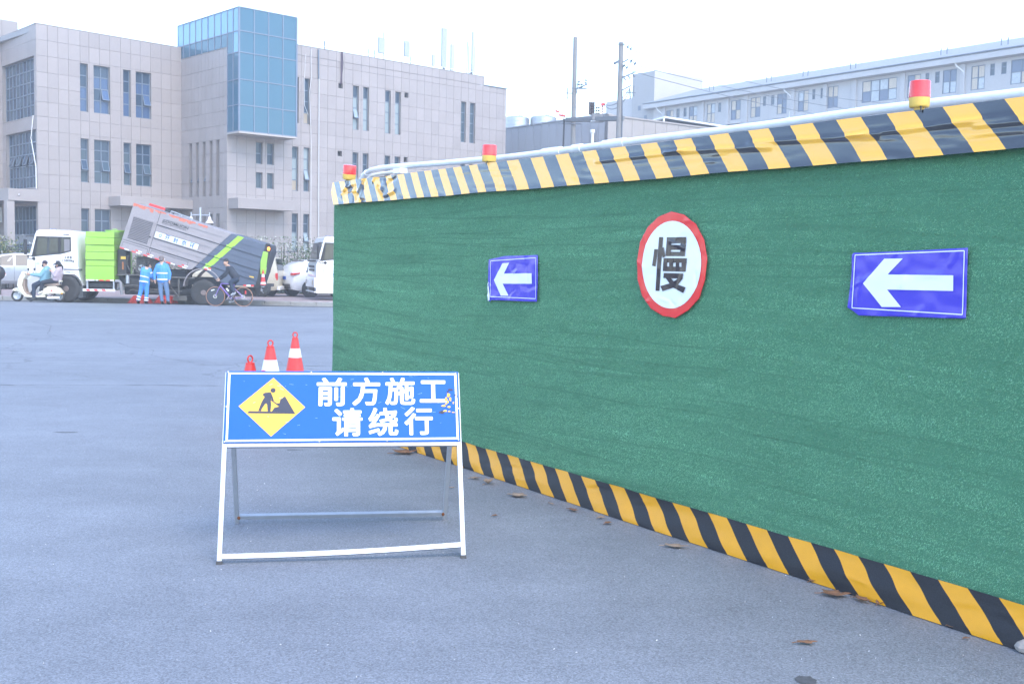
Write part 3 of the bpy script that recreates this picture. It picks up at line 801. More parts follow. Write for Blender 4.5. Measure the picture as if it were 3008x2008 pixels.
def wall(F, x0, x1, z0, z1, holes, cols, rows, pri, name='wall', depth=.24, lo=2.0):
    rects = [(x0,x1,z0,z1)]
    for h in holes: rects = cut(rects, h)
    mb = MB()
    for a,b,c,d in rects: mb.add([(a,.035,c),(b,.035,c),(b,.035,d),(a,.035,d)], [(0,1,2,3)])
    for a,b,c,d in holes:
        mb.add([(a,.002,c),(b,.002,c),(b,.002,d),(a,.002,d),(a,depth,c),(b,depth,c),(b,depth,d),(a,depth,d)], [(0,4,5,1),(1,5,6,2),(2,6,7,3),(3,7,4,0)], 1)
    F.ob(mb, name, [M['joint'], M['reveal']], fix=False)
    for i in range(len(cols)-1):
        for j in range(len(rows)-1):
            a,b,c,d = max(cols[i],x0)+G, min(cols[i+1],x1)-G, max(rows[j],z0)+G, min(rows[j+1],z1)-G
            if b-a < .05 or d-c < .05: continue
            rs = [(a,b,c,d)]
            for h in holes: rs = cut(rs, (h[0],h[1],h[2],h[3]))
            if rs: PANELS.append((pri + (100 if d < lo else 0) + i*.001, F, rs))
_pm = {}
def panel_mesh(rs):
    k = None
    if len(rs) == 1:
        a,b,c,d = rs[0]; k = (round(b-a,3), round(d-c,3))
        if k in _pm: return _pm[k], (a, c)
    ox, oz = rs[0][0], rs[0][2]
    mb = MB()
    for a,b,c,d in rs: mb.box(a-ox, b-ox, 0, .034, c-oz, d-oz)
    me = mb.mesh('stone_panel', M['stone'], fix=False)
    if k: _pm[k] = me
    return me, (ox, oz)
def window(F, x0, x1, z0, z1, v=(), h=(), panes='a', sash=(), dep=.17, fw=.045, mats=None):
    W = MB(); y0, y1 = dep-.03, dep+.04
    W.box(x0+.003,x0+fw,y0,y1,z0+.003,z1-.003); W.box(x1-fw,x1-.003,y0,y1,z0+.003,z1-.003)
    W.box(x0+fw,x1-fw,y0,y1,z0+.003,z0+fw); W.box(x0+fw,x1-fw,y0,y1,z1-fw,z1-.003)
    xs = [x0+fw] + [x0+(x1-x0)*q for q in v] + [x1-fw]; zs = [z0+fw] + list(h) + [z1-fw]
    for q in xs[1:-1]: W.box(q-fw*.7,q+fw*.7,y0+.004,y1-.002,z0+fw,z1-fw)
    for q in zs[1:-1]:
        for i in range(len(xs)-1): W.box(xs[i]+(fw*.7 if i else 0),xs[i+1]-(fw*.7 if i < len(xs)-2 else 0),y0+.008,y1-.004,q-fw*.6,q+fw*.6)
    f = F.ob(W, 'window', M['frame_w'])
    n = 0
    for j in range(len(zs)-1):
        for i in range(len(xs)-1):
            a,b,c,d = xs[i],xs[i+1],zs[j],zs[j+1]
            mk = panes[n % len(panes)]; n += 1
            mt = M[{'a':'pane_a','b':'pane_b','c':'pane_c','p':'pane_p','y':'pane_cream'}[mk]]
            if (i, j) in sash:   # tilted open sash hinged at its top
                T = Matrix.Translation((0, y0, d)) @ Matrix.Rotation(R(-20), 4, 'X')
                S = MB()
                for q in ((a,a+.04,c,d),(b-.04,b,c,d),(a+.04,b-.04,c,c+.04),(a+.04,b-.04,d-.04,d)): S.box(q[0],q[1],-.02,.02,q[2]-d,q[3]-d,1,T)
                S.box(a+.04,b-.04,-.004,.004,c-d+.04,-.04,0,T)
                S.ob('sash', [mt, M['frame_w']], f)
                MB().box(a,b,dep+.03,dep+.036,c,d).ob('pane', M['pane_a'], f)
            else:
                MB().box(a,b,dep,dep+.01,c,d).ob('pane', mt, f)
    return f
ZR = [.7,1.35,2.05,2.78,3.5,4.25,4.94,5.62,6.37,7.05,7.75,8.45,9.16,9.88,10.6,11.4,12.16,12.91]
# left block, main front
FA = Face(OFF, L0, 44)
cA = [0,.56,1.08,1.6,2.2,2.66,3.2,3.76,4.34,4.9,5.42,6.0,6.6,7.17,7.78]
hA = []
for z0, z1 in ((8.92,11.32),(5.37,7.57),(1.55,4.05)):
    for a, b in ((2.18,2.6),(2.89,3.75),(4.47,4.88),(5.16,6.03)):
        if z1 > 5 or a < 4: hA.append((a,b,z0,z1))
wall(FA, 0, 7.78, 0, 12.91, hA, cA, ZR, 0)
for k, (a,b,z0,z1) in enumerate(hA):
    up = z0 > 8; dbl = b-a > .6
    pn = ('c' if up else 'b') + ('c' if up else 'b') + 'aaaaaa' if dbl else ('cca a'.replace(' ','') if up else 'baba')
    if dbl: pn = 'ccacccaa' if up else 'bbbbaaaa'
    window(FA, a, b, z0, z1, (.5,) if dbl else (), (z0+(z1-z0)*.27, z0+(z1-z0)*.52, z0+(z1-z0)*.76), pn, ((1,1),) if dbl and k % 2 else ((0,1),) if not up and not dbl else ())
# recessed return wall
sA = FA.at(7.78)
FB = Face(OFF, sA, 137)
hB = [(a,b,4.88,7.73) for a,b in ((.89,1.24),(1.66,1.98),(2.42,2.74),(3.19,3.50),(3.92,4.24))] + [(a,b,1.2,3.95) for a,b in ((.89,1.24),(1.66,1.98),(2.42,2.74),(3.19,3.50),(3.92,4.24))]
cB = list(np.linspace(0,5.05,14)); rB = [z for z in ZR if z < 12] + [12.28]
wall(FB, 0, 5.05, 0, 12.28, hB, cB, rB, 2, depth=.45)
for k, (a,b,z0,z1) in enumerate(hB):
    window(FB, a, b, z0, z1, (), (z0+.75, z0+1.5, z0+2.2), 'abab', ((0,1),) if k < 3 else (), dep=.34)
FB.ob(MB().box(-.12,.10,.04,.5,0,12.2), 'corner_fill', M['stone'])
# right wing
Q0 = FB.at(5.05)
FR = Face(OFF, Q0, 47.5)
cR = [0.0,.55,1.1,1.64,2.2,2.72,3.27,3.8,4.33,4.88,5.43,6.0,6.54,7.07,7.62,8.18,8.72,9.27,9.81,10.38,10.95,11.51,12.08,12.63,13.18,13.73,14.28,14.84,15.41,15.98,16.56,17.13,17.71,18.28,18.85,19.08]
hR = []
for z0, z1 in ((8.92,11.34),(5.32,7.67),(2.1,4.12)):
    for a, b in ((3.79,4.18),(4.5,4.87),(7.64,8.03),(8.32,8.71),(9.83,10.22),(10.53,10.92),(15.43,15.83),(16.12,16.55)):
        hR.append((a,b,z0,z1))
hR += [(1.64,2.03,6.59,7.70),(2.29,2.69,6.59,7.70),(1.65,2.03,5.33,6.15),(2.30,2.69,5.33,6.15)]
vents = [(6.68,6.96,11.07,11.35),(11.18,11.46,11.08,11.36),(6.66,6.94,7.38,7.67),(11.18,11.45,7.4,7.69)]
wall(FR, 0, 19.08, 0, 12.50, hR + vents, cR, [z for z in ZR if z < 12.3] + [12.50], 1, lo=5.0)
wall(FR, 0, 17.25, 12.51, 13.02, [], cR, [12.51,13.02], 1, name='parapet')
for k, (a,b,z0,z1) in enumerate(hR):
    if z1-z0 < 1.3: window(FR, a, b, z0, z1, (), () if z1 < 6.3 else (z0+.55,), 'ab' if z1 > 6.3 else 'b'); continue
    t = (z0+(z1-z0)*.25, z0+(z1-z0)*.5, z0+(z1-z0)*.74)
    top = z0 > 8
    if top: pn = 'pppa' if 7 < a < 11 else 'bbbb' if a > 12 else 'yaaa'
    else: pn = {0:'yppb',1:'bppp'}[k % 2] if z0 > 5 and a < 5 else 'ppaa'
    window(FR, a, b, z0, z1, (), t, pn, ((0,1),) if (k in (9, 11, 17) or (z0 > 5 and a > 7 and a < 8)) else ())
for q in vents: FR.ob(MB().box(q[0],q[1],.20,.21,q[2],q[3]), 'vent_opening', M['black_plastic'])
# left side wall with the two big gridded windows
FS = Face(OFF, L0 + Dv(-43)*4.98, 137)   # runs towards the corner L0
def sm(x): return 4.98 - x
hS = [(sm(4.9),sm(.3),8.5,11.39),(sm(4.5),sm(.16),4.98,7.83),(sm(4.7),sm(.25),.5,4.1)]
wall(FS, 0, 4.98, 0, 12.91, hS, list(np.linspace(0,4.98,9)), ZR, 3, depth=.3)
for q in hS:
    z0, z1 = q[2], q[3]
    window(FS, *q, tuple(i/9 for i in range(1,9)), tuple(z0+(z1-z0)*i/5 for i in range(1,5)), 'abbaababbaaabbababbaabaab', dep=.2, fw=.05, sash=((1,2),(3,2),(5,2),(7,2)) if 4 < z0 < 6 else ())
E0 = L0 + Dv(-43)*4.98
FE = Face(OFF, E0 - Dv(44)*4, 44)
wall(FE, 0, 4, 0, 12.91, [], list(np.linspace(0,4,8)), ZR, 3)
# roofs and unseen sides so that the block is closed
def pl_(P): return (P - OFF.location)
def slab(pts, z0, z1, name, m):
    pts = [pl_(p) for p in pts]; n = len(pts)
    mb = MB(); mb.add([(p.x,p.y,z0) for p in pts] + [(p.x,p.y,z1) for p in pts], [tuple(range(n)), tuple(range(2*n-1,n-1,-1))] + [(i,(i+1)%n,n+(i+1)%n,n+i) for i in range(n)])
    return mb.ob(name, m, OFF)
far = Dv(-43)*12
M['roofing'] = mat('roofing', (.30,.30,.31), .9)
def ins(F, a, b): return F.at(a, b)
slab([FA.at(.05,.25), FA.at(7.9,.25), FA.at(7.9,12), FA.at(.05,12)], 12.6, 12.85, 'roof', M['roofing'])
slab([FR.at(3.6,.3), FR.at(17.2,.3), FR.at(17.2,9), FR.at(3.6,9)], 12.45, 12.9, 'roof', M['roofing'])
FRe = Face(OFF, FR.at(19.08), -42.5)
wall(FRe, 0, 9, 0, 12.50, [], list(np.linspace(0,9,17)), [z for z in ZR if z < 12.3] + [12.5], 5)
slab([FR.at(17.26,.05), FR.at(19.05,.05), FR.at(19.05,9), FR.at(17.26,9)], 12.3, 12.49, 'roof', M['roofing'])
FR.ob(MB().box(17.25,19.12,-.04,.12,12.50,12.55), 'coping', M['frame_w'])
FA.ob(MB().box(-.01,7.8,-.012,.25,12.912,12.95), 'coping', M['stone'])
FS.ob(MB().box(-.01,4.96,-.012,.25,12.912,12.95), 'coping', M['stone'])
FR.ob(MB().box(.1,17.26,-.012,.25,13.022,13.055), 'coping', M['stone'])
FB.ob(MB().box(.02,5.06,-.012,.25,12.282,12.31), 'coping', M['stone'])
FE.ob(MB().box(0,4,-.012,.25,12.912,12.95), 'coping', M['stone'])
# glass box: left face in the plane of the return wall, front face 1.2 m before the wing
gx = Face(OFF, sA + Dv(137)*(-.4), 137)
gz = [8.04,9.34,10.6,11.93,12.98,14.13]
GL = 6.66
gl_ = []
colsL = [0,.66,1.38,2.06,2.74,3.42,4.12,4.82,5.5,6.08,GL]
def gpanes(F, cols, rows, skip, y0, pat):
    for i in range(len(cols)-1):
        for j in range(len(rows)-1):
            if skip(i,j): continue
            a,b,c,d = cols[i]+.03, cols[i+1]-.03, rows[j]+.03, rows[j+1]-.03
            T = Matrix.Translation(((a+b)/2, y0, (c+d)/2)) @ Matrix.Rotation(R(random.uniform(-.45,.45)),4,'Z') @ Matrix.Rotation(R(random.uniform(-.45,.45)),4,'X')
            F.ob(MB().box(-(b-a)/2,(b-a)/2,-.006,.006,-(d-c)/2,(d-c)/2,0,T), 'glass_panel', pat(i,j), fix=False)
def grid_bars(F, cols, rows, y0, w=.05, zlo=lambda i: None):
    mb = MB()
    for i, c in enumerate(cols):
        lo = zlo(i) or rows[0]
        mb.box(c-w/2, c+w/2, y0-.02, y0+.06, lo, rows[-1])
    for j, r in enumerate(rows):
        st = 0
        for i in range(len(cols)-1):
            if (zlo(i) or rows[0]) > r + .01 : continue
            mb.box(cols[i]+w/2, cols[i+1]-w/2, y0-.016, y0+.056, r-w/2, r+w/2)
    F.ob(mb, 'mullions', M['mullion'])
zl = lambda i: 12.3 if i < 8 else None
rowsL = [8.04,9.34,10.6,11.93,12.98,14.13]
gpanes(gx, colsL, rowsL, lambda i,j: i < 8 and j < 4, .012, lambda i,j: M['glass_cyan2'] if j >= 4 or i > 8 and j > 2 else M['glass_cyan'])
for i in range(8): gx.ob(MB().box(colsL[i]+.03,colsL[i+1]-.03,.008,.02,12.34,12.95), 'glass_panel', M['glass_cyan'])
grid_bars(gx, colsL, rowsL, .0, zlo=zl)
gf = Face(OFF, gx.at(GL), 47.5)
colsF = [0,.85,1.66,2.49,3.32]
gpanes(gf, colsF, rowsL, lambda i,j: False, .012, lambda i,j: M['glass_cyan'])
grid_bars(gf, colsF, rowsL, .0)
gr_ = Face(OFF, gf.at(3.32), -43)
gpanes(gr_, [0,.7,1.3], rowsL, lambda i,j: False, .012, lambda i,j: M['glass_cyan'])
grid_bars(gr_, [0,.7,1.3], rowsL, .0)
gf.ob(MB().box(-.02,3.36,-.02,1.22,7.93,8.02), 'soffit', mat('soffit',(.40,.36,.33),.7))
slab([gx.at(0.1,.1), gx.at(GL-.05,.1), gf.at(3.25,.1), gf.at(3.25,6)], 14.0, 14.1, 'roof', M['roofing'])
gf.ob(MB().box(.1,3.2,.12,1.1,8.05,14.0), 'core', mat('glass_core',(.05,.10,.16),.5))
gx.ob(MB().box(.1,GL-.2,.14,2.2,12.3,14.0), 'core', mat('glass_core2',(.16,.24,.32),.6))
bt = [gx.at(0, 2.5), gf.at(3.3, 2.5)]
# canopies
def canopy(F, a, b, out, z0, z1, nm='canopy'):
    return F.ob(MB().box(a, b, -out, -.001, z0, z1), nm, M['stone'], bevel=.01)
canopy(FA, 3.63, 7.75, 1.31, 4.24, 4.72)
canopy(FR, .07, 3.31, 1.03, 4.19, 4.72)
can = MB().box(-1.44,.06,-.06,5.0,4.26,4.84)
FA.ob(can, 'canopy', M['stone'], bevel=.01)
FA.ob(MB().box(-1.50,-1.14,-.02,.36,0,4.25), 'column', M['stone'])
aw = MB()
for i in range(6): aw.add([(.0-1.1+i*.18,-.05,2.15),(.0-1.1+i*.18+.165,-.05,2.15),(-.75+i*.18+.165-.2,.5,2.62),(-.75+i*.18-.2,.5,2.62)], [(0,1,2,3)])
FA.ob(aw, 'awning', mat('awning',(.10,.115,.13),.6), fix=False)
FE.ob(MB().box(3.6,3.8,-.3,-.24,3.3,4.1), 'wall_sign', M['white_paint'])
FA.ob(MB().ell((-.95,-.1,4.55),(.05,.05,.05)), 'camera_dome', M['chrome'])
# pipes and cables on the wing
M['pipe_grey'] = mat('drain_pipe_white', (.50,.50,.50), .5)
FR.ob(MB().tube([(5.36,-.05,12.95),(5.38,-.05,11.4)], .045, 8), 'drain_pipe', M['frame_w'])
FR.ob(MB().tube([(5.40,-.06,11.4),(5.40,-.06,7),(5.43,-.06,1.5)], .032, 8), 'drain_pipe', M['pipe_grey'])
FR.ob(MB().tube([(4.58,-.03,12.6),(4.48,-.05,11),(4.5,-.06,9.9),(4.75,-.04,9.4)], .012, 5), 'cable', M['white_paint'])
FR.ob(MB().tube([(4.90,-.03,12.9),(4.92,-.05,11.4),(4.8,-.06,10.6),(4.85,-.06,9.6),(4.95,-.04,8),(4.95,-.04,3),(5.1,-.04,1.5)], .012, 5), 'cable', M['white_paint'])
for k in range(4): FR.ob(MB().tube([(6.86+k*.03-.045,-.05,13.05),(6.86+k*.04-.06,-.08,12.4),(6.84+k*.02-.03,-.06,11.8),(6.80+k*.03,-.03,11.3)], .016, 5), 'cable', M['black_plastic'] if k % 2 else mat('cable_purple',(.12,.07,.12),.6))
FS.ob(MB().tube([(sm(.35),-.05,8.5),(sm(.5),-.12,7.4),(sm(.2),-.1,6.6),(sm(.05),-.06,6.0),(sm(.02),-.06,4.9)], .02, 6), 'cable', M['white_paint'])
rail = MB()
for i in range(13): rail.tube([(5.4+i*.95,.1,13.05),(5.4+i*.95,.1,13.2)], .012, 4)
rail.tube([(5.4,.1,13.2),(11,.1,13.19),(17,.1,13.2)], .014, 5)
FR.ob(rail, 'lightning_strip', M['white_paint'])
# cladding pieces: largest 300 as parts, the rest as one part
PANELS.sort(key=lambda q: q[0])
rest = {}
for k, (pr, F, rs) in enumerate(PANELS):
    if k < 300:
        me, (ox, oz) = panel_mesh(rs)
        link('stone_panel', me, OFF, F.loc + F.d*ox + Vector((0,0,oz)), F.rz)
    else: rest.setdefault(id(F), (F, []))[1].extend(rs)
mb = MB()
for F, rs in rest.values():
    T = Matrix.Translation(F.loc) @ Matrix.Rotation(F.rz, 4, 'Z')
    for a,b,c,d in rs: mb.box(a,b,0,.034,c,d,0,T)
mb.ob('stone_cladding', M['stone'], OFF, fix=False, kind='stuff')

# roof antennas on the wing, each a thing
M['antenna'] = mat('antenna_panel', (.36,.39,.385), .5)
M['antenna_pole'] = mat('antenna_pole', (.10,.11,.14), .5)
M['antenna_pale'] = mat('antenna_pale', (.42,.45,.48), .5)
def antenna(label, x, panel=None, poles=(), y=.6, zb=13.0, clutter=0):
    P = FR.at(x, y, 12.9); a = thing('roof_antenna', label, 'antenna', P, FR.rz, 'antennas on the office roof')
    for (dx, z1, r) in poles: MB().tube([(dx,0,0),(dx,0,z1-12.9)], r, 6).ob('pole', M['antenna_pole'], a)
    if panel:
        dx, w, z0, z1, mt = panel
        MB().box(dx-w/2, dx+w/2, -.09, .05, z0-12.9, z1-12.9).ob('panel', mt, a, bevel=.02)
        MB().box(dx-.05, dx+.05, .05, .12, z0-12.9+.1, z0-12.9+.2).ob('bracket', M['antenna_pole'], a)
    for k in range(clutter): MB().box(-.1+.12*k, -.02+.12*k, -.05, .05, .05+.1*k, .22+.15*k).ob('equipment_box', M['antenna_pole'], a)
def zat(x, py): return None
antenna('thin stub rod left of the cable bundle on office roof', 6.15, None, ((0,13.62,.035),))
antenna('left one of two short stub rods on office roof', 9.05, None, ((0,13.6,.03),))
antenna('right one of two short stub rods on office roof', 9.48, None, ((0,13.6,.03),))
antenna('boxy grey panel antenna with pole on its right edge', 9.95, (-.02,.42,13.48,14.36,M['antenna']), ((.14,14.72,.025),))
antenna('boxy panel antenna on the right of its thin pole', 11.4, (.34,.36,13.55,14.43,M['antenna']), ((.0,14.8,.022),))
antenna('single stub rod right of the boxy panel antennas', 12.05, None, ((0,13.62,.03),))
antenna('low dark equipment box with thin rod on office roof', 13.05, None, ((.15,13.75,.012),), clutter=1)
antenna('small white panel barely visible against the sky', 13.72, (0,.18,13.25,13.95,M['antenna_pale']), ((.3,13.8,.016),))
antenna('tallest wide flat panel antenna on office roof', 14.5, (0,.36,13.3,15.6,M['antenna']), ((-.02,13.4,.05),), clutter=2)
antenna('slim panel antenna with dark pole in front right of tallest panel', 15.15, (.0,.24,13.1,14.75,M['antenna_pale']), ((-.02,14.5,.035),), y=.6)
antenna('cluster of dark rods and slanted white panel near the roof end', 16.55, (.22,.17,13.3,15.75,M['antenna_pale']), ((-.22,15.1,.03),(-.1,14.9,.025),(.40,14.9,.015)), clutter=3)

# ---------------------------------------------------------------- block far behind the office
bb = thing('rear_block', 'pale stone block rising behind the office left corner', 'building', (-35,70,0))
FBk = Face(bb, Vector((-31.66,70,0)) - Dv(44)*8, 44)
rk = MB()
FBk.ob(MB().box(0,8,0.03,8,0,16.3), 'wall', M['joint'])
for i in range(8):
    for j in range(5): FBk.ob(MB().box(i+.015,i+.985,0,.029,11.3+j+.012,12.3+j-.012), 'stone_panel', M['stone'])
FBk.ob(MB().box(0,8,-.0,.029,0,11.29), 'lower_wall', M['stone'])

# ---------------------------------------------------------------- dormitory on the right
M['dorm'] = mat('dorm_wall', (.44,.43,.43), .75, var=.05, vs=.5)
M['dorm_warm'] = mat('dorm_side', (.42,.39,.365), .75, var=.05, vs=.5)
M['roof_tile'] = mat('roof_tile', (.26,.29,.32), .6, var=.06, vs=2)
M['gutter'] = mat('gutter', (.12,.15,.20), .5)
M['dframe'] = mat('dorm_frame', (.10,.13,.18), .5)
DM = thing('dormitory_building', 'long grey residential block with sloping tiled roof and many curtained windows', 'building', (38.48,84,0))
# face runs from the far left end to the near right end
FD = Face(DM, Vector((38.48,84,0)) + Dv(-36.5)*40.2, 143.5)
def sd(s): return 40.2 - s
FD.ob(MB().box(0,52,.02,11,0,18.15), 'core_wall', M['dorm'])
wp = [(1690,'w',34.98,33.83),(0,'w',32.52,31.39),(0,'w',29.32,28.07),(0,'w',26.83,25.6),(0,'s',36.79,36.31),(0,'s',35.76,35.32),(0,'s',31.0,30.6),(0,'s',30.06,29.65),(0,'W',38.28,37.18),(0,'s',25.32,24.94),(0,'s',24.34,23.94),(0,'w',23.61,22.46),(0,'w',21.16,19.96),(0,'s',19.59,19.25),(0,'s',18.67,18.27),(0,'w',17.89,16.76),(0,'q',14.28,10.84),(0,'w',9.84,8.62),(0,'s',8.2,7.85),(0,'s',7.32,6.9),(0,'w',6.62,5.39),(0,'w',4.16,2.99),(0,'s',2.58,2.19),(0,'s',1.66,1.24),(0,'q',.89,-2.4),(0,'w',-3.6,-4.8)]
holes = []
for _, k, a, b in wp:
    z0, z1 = {'w':(15.98,17.87),'W':(15.98,17.8),'s':(16.93,17.85),'q':(16.05,17.9)}[k]
    holes.append((sd(a), sd(b), z0, z1, k))
low = []
for _, k, a, b in wp:
    if k in 'wq': low.append((sd(a), sd(b), 12.5, 14.4, k))
cols = list(np.arange(0, 52.1, 1.3)); 
rects = []
seg = MB()
rows_ = [10.2,12.0,13.4,14.9,15.75,18.14]
hh = [q[:4] for q in holes] + [q[:4] for q in low]
seamb = MB()
full = [(0,52,9.0,18.14)]
for h in hh: full = cut(full, h)
wl = MB()
for a,b,c,d in full: wl.add([(a,-.12,c),(b,-.12,c),(b,-.12,d),(a,-.12,d)], [(0,1,2,3)])
for h in hh:
    a,b,c,d = h; wl.add([(a,-.12,c),(b,-.12,c),(b,-.12,d),(a,-.12,d),(a,.02,c),(b,.02,c),(b,.02,d),(a,.02,d)], [(0,4,5,1),(1,5,6,2),(2,6,7,3),(3,7,4,0)])
FD.ob(wl, 'facade', M['dorm'], fix=False)
for k, x in enumerate(cols):
    if not any(h[0]-.05 < x < h[1]+.05 for h in hh): seamb.box(x-.012,x+.012,-.124,-.119,9,18.1)
for z_ in (15.6,14.6): seamb.box(0,52,-.1235,-.1195,z_-.012,z_+.012)
FD.ob(seamb, 'panel_joints', mat('dorm_joint',(.27,.28,.31),.9), kind='stuff')
rw = random.Random(4)
M['dpane_cream'] = mat('dorm_curtain', (.50,.42,.33), .3, var=.2, vs=5, stretch=(5,5,.1))
M['dpane_blue'] = mat('dorm_glass', (.10,.14,.22), .15)
M['dpane_pale'] = mat('dorm_pale', (.42,.46,.50), .25, var=.2, vs=4)
for (a,b,z0,z1,k) in holes + low:
    W = MB(); f = .06
    for q in ((a,a+f,z0,z1),(b-f,b,z0,z1),(a+f,b-f,z0,z0+f),(a+f,b-f,z1-f,z1)): W.box(q[0],q[1],-.10,-.02,q[2],q[3])
    nv = {'w':2,'W':2,'s':1,'q':4}[k]; tr = z0 + (z1-z0)*(.5 if k != 's' else .62)
    xs_ = [a+(b-a)*i/nv for i in range(nv+1)]
    for x in xs_[1:-1]: W.box(x-.04,x+.04,-.095,-.03,z0+f,z1-f)
    for i in range(nv): W.box(xs_[i]+.06,xs_[i+1]-.06,-.09,-.03,tr-.035,tr+.035)
    w_ = FD.ob(W, 'window', M['dframe'])
    for i in range(nv):
        for (c,d) in ((z0+f,tr-.035),(tr+.035,z1-f)):
            mt = M['pane_b'] if k == 's' else rw.choice([M['dpane_cream'], M['dpane_cream'], M['dpane_blue'], M['dpane_pale']]) if 'dpane_cream' in M else M['pane_cream']
            MB().box(xs_[i]+.05,xs_[i+1]-.05,-.06,-.05,c,d).ob('pane', mt, w_)
    if k == 'w' and rw.random() < .5: FD.ob(MB().box(a-.3,b+.1,-.55,-.121,z0-.42,z0-.34), 'ledge', M['dorm'])
# eaves, gutter and pitched roof
ev = MB(); ev.prism([(-.75,18.20),(-.75,18.62),(-.62,18.72),(.1,18.72),(.1,18.15),(-.121,18.15)], -1.0, 53, 0, Matrix(((0,1,0,0),(1,0,0,0),(0,0,1,0),(0,0,0,1))))
FD.ob(ev, 'eaves', M['dorm'])
FD.ob(MB().box(-1.0,53,-.80,-.62,18.72,18.80), 'gutter', M['gutter'])
rf = MB(); n = 130
rf.add([(x, -.70, 18.80) for x in (-1.1, 53)] + [(x, 4.6, 20.55) for x in (1.6, 53)] + [(x, 10, 18.8) for x in (-1.1, 53)] + [(x,-.7,18.7) for x in (-1.1,53)], [(0,1,3,2),(2,3,5,4),(0,2,4)])
FD.ob(rf, 'roof', M['roof_tile'], fix=False)
rb = MB()
for i in range(170):
    x = -.6 + i*.31
    if x < 52: rb.bar((x+max(0,(1.6-x)*0), -.70, 18.815), (max(x,1.7), 4.55, 20.545), .05, .035)
FD.ob(rb, 'roof_ribs', M['roof_tile'], kind='stuff', fix=False)
for s_ in (33.3, 25.9, 21.6, 16.4, 7.6, 2.4):
    for dx in (0, .55): FD.ob(MB().tube([(sd(s_)+dx,1.0,19.3),(sd(s_)+dx,1.0,19.95)], .05, 5), 'roof_vent', M['gutter'])
for s_ in (39.3, 22.5, 5.3):
    x = sd(s_); FD.ob(MB().tube([(x,-.6,18.2),(x+.15,-.55,17.95),(x+.6,-.25,17.5),(x+.62,-.22,16.3),(x+.5,-.22,15.8),(x+.5,-.22,10)], .06, 6), 'drain_pipe', M['white_paint'])
for s_ in (38.7,33.2,29.9,27.5,21.9,18.3,15.2,10.4,5.0): FD.ob(MB().box(sd(s_),sd(s_)+.4,-.30,-.121,10,18.14), 'pilaster', M['dorm'])
# stair tower and annex at its left end
FT = Face(DM, FD.at(-3.45,-.05), 143.5)
FT.ob(MB().box(0,3.4,0,7.2,0,22.2), 'stair_tower', mat('tower_wall', (.33,.325,.325), .75, var=.05, vs=.5))
FTs = Face(DM, FT.at(3.405), 53.5)
FTs.ob(MB().box(0,7.1,-.02,-.001,15,22.2), 'tower_side', M['dorm_warm'])  # warmer and lighter than the tower front: sunlight put into the colour
tj = MB()
for i in range(1,6): tj.box(i*.57-.012,i*.57+.012,-.006,.002,12,22.2)
for z_ in (13.5,15,16.5,18,19.5,21): tj.box(0,3.4,-.0055,.0025,z_-.012,z_+.012)
FT.ob(tj, 'panel_joints', mat('tower_joint',(.30,.31,.34),.9), kind='stuff')
for x, z_ in ((1.2,18.5),(2.2,18.7),(1.2,17.2),(2.2,17.4)): FT.ob(MB().box(x-.2,x+.2,-.03,-.001,z_-.25,z_+.25), 'window', M['dframe'])
FX = Face(DM, FD.at(-7.9,.05), 143.5)
FX.ob(MB().box(0,4.35,.1,7,0,19.75), 'annex', M['dorm'])
FX.ob(MB().box(.2,4.3,.04,.099,16.0,16.9), 'window', M['pane_b'])

# ---------------------------------------------------------------- low building with tanks
LW = thing('low_building', 'low grey panel clad building behind the concrete poles', 'building', (-.63,75,0))
FLw = Face(LW, Vector((-.63,75,0)) - Dv(143)*6, 143)
M['low_panel'] = mat('low_panel', (.33,.33,.35), .6, rnd=.05, var=.04, vs=1)
hl = [(9.0,11.0,6.6,8.2),(13.2,14.6,6.6,8.5)]
FLw.ob(MB().box(0,16.3,.04,9,0,10.7), 'wall', M['joint'])
for i in range(20):
    for j in range(4):
        a = i*.815; FLw.ob(MB().box(a+.012,a+.80,0,.039,(3.6,5.4,7.2,9.0)[j]+.012,(5.4,7.2,9.0,10.8)[j]-.012), 'wall_panel', M['low_panel'])
for a,b,c,d in hl:
    w_ = FLw.ob(MB().box(a,b,-.06,-.001,c,d), 'window', M['frame_w']); MB().box(a+.08,b-.08,-.07,-.061,c+.08,d-.08).ob('pane', M['pane_b'], w_)
FLw.ob(MB().box(-.05,16.35,-.05,.3,10.80,10.88), 'coping', M['low_panel'])
FLs = Face(LW, FLw.at(16.32), 53)
M['low_side'] = mat('low_side_wall', (.32,.29,.27), .7, var=.04, vs=1)  # warmer than the front panels: sun on this face put into its colour
for i in range(12):
    for j in range(2): FLs.ob(MB().box(i+.012,i+.988,0,.039,(7.2,9.0)[j]+.012,(9.0,10.69)[j]-.012), 'wall_panel', M['low_side'])
FLs.ob(MB().box(0,12,.04,.3,0,10.69), 'side_wall', M['joint'])
FLs.ob(MB().box(0,12,-.05,.3,10.702,10.80), 'coping', M['low_side'])
FLw.ob(MB().tube([(15.2,-.25,0),(15.2,-.25,9.75)], .09, 8).tube([(15.2,-.25,9.75),(15.2,-.25,9.95)], .15, 8), 'vent_pipe', M['white_paint'])
def tank(label, x, y, r, z0, z1):
    t = thing('water_tank', label, 'water tank', (x, y, z0), 0, 'steel tanks on the low roof')
    h = z1-z0; pr = []
    k = 6
    for i in range(k): pr += [(r, h*i/k), (r*.985, h*(i+.04)/k), (r, h*(i+.08)/k)]
    MB().lathe(pr + [(r,h),(r*.9,h+.08),(.01,h+.16)], 40).ob('shell', M['tank'], t, smooth=40)
    MB().lathe([(r*1.02,0),(r*1.02,.08)], 40).ob('foot_ring', M['dark_steel'], t)
    MB().tube([(r*.3,-r*.2,h+.1),(r*.3,-r*.2,h+.24)], .16, 10).ob('lid', M['tank'], t)
M['tank'] = mat('tank_steel', (.45,.47,.50), .38, metal=.75, var=.05, vs=3)
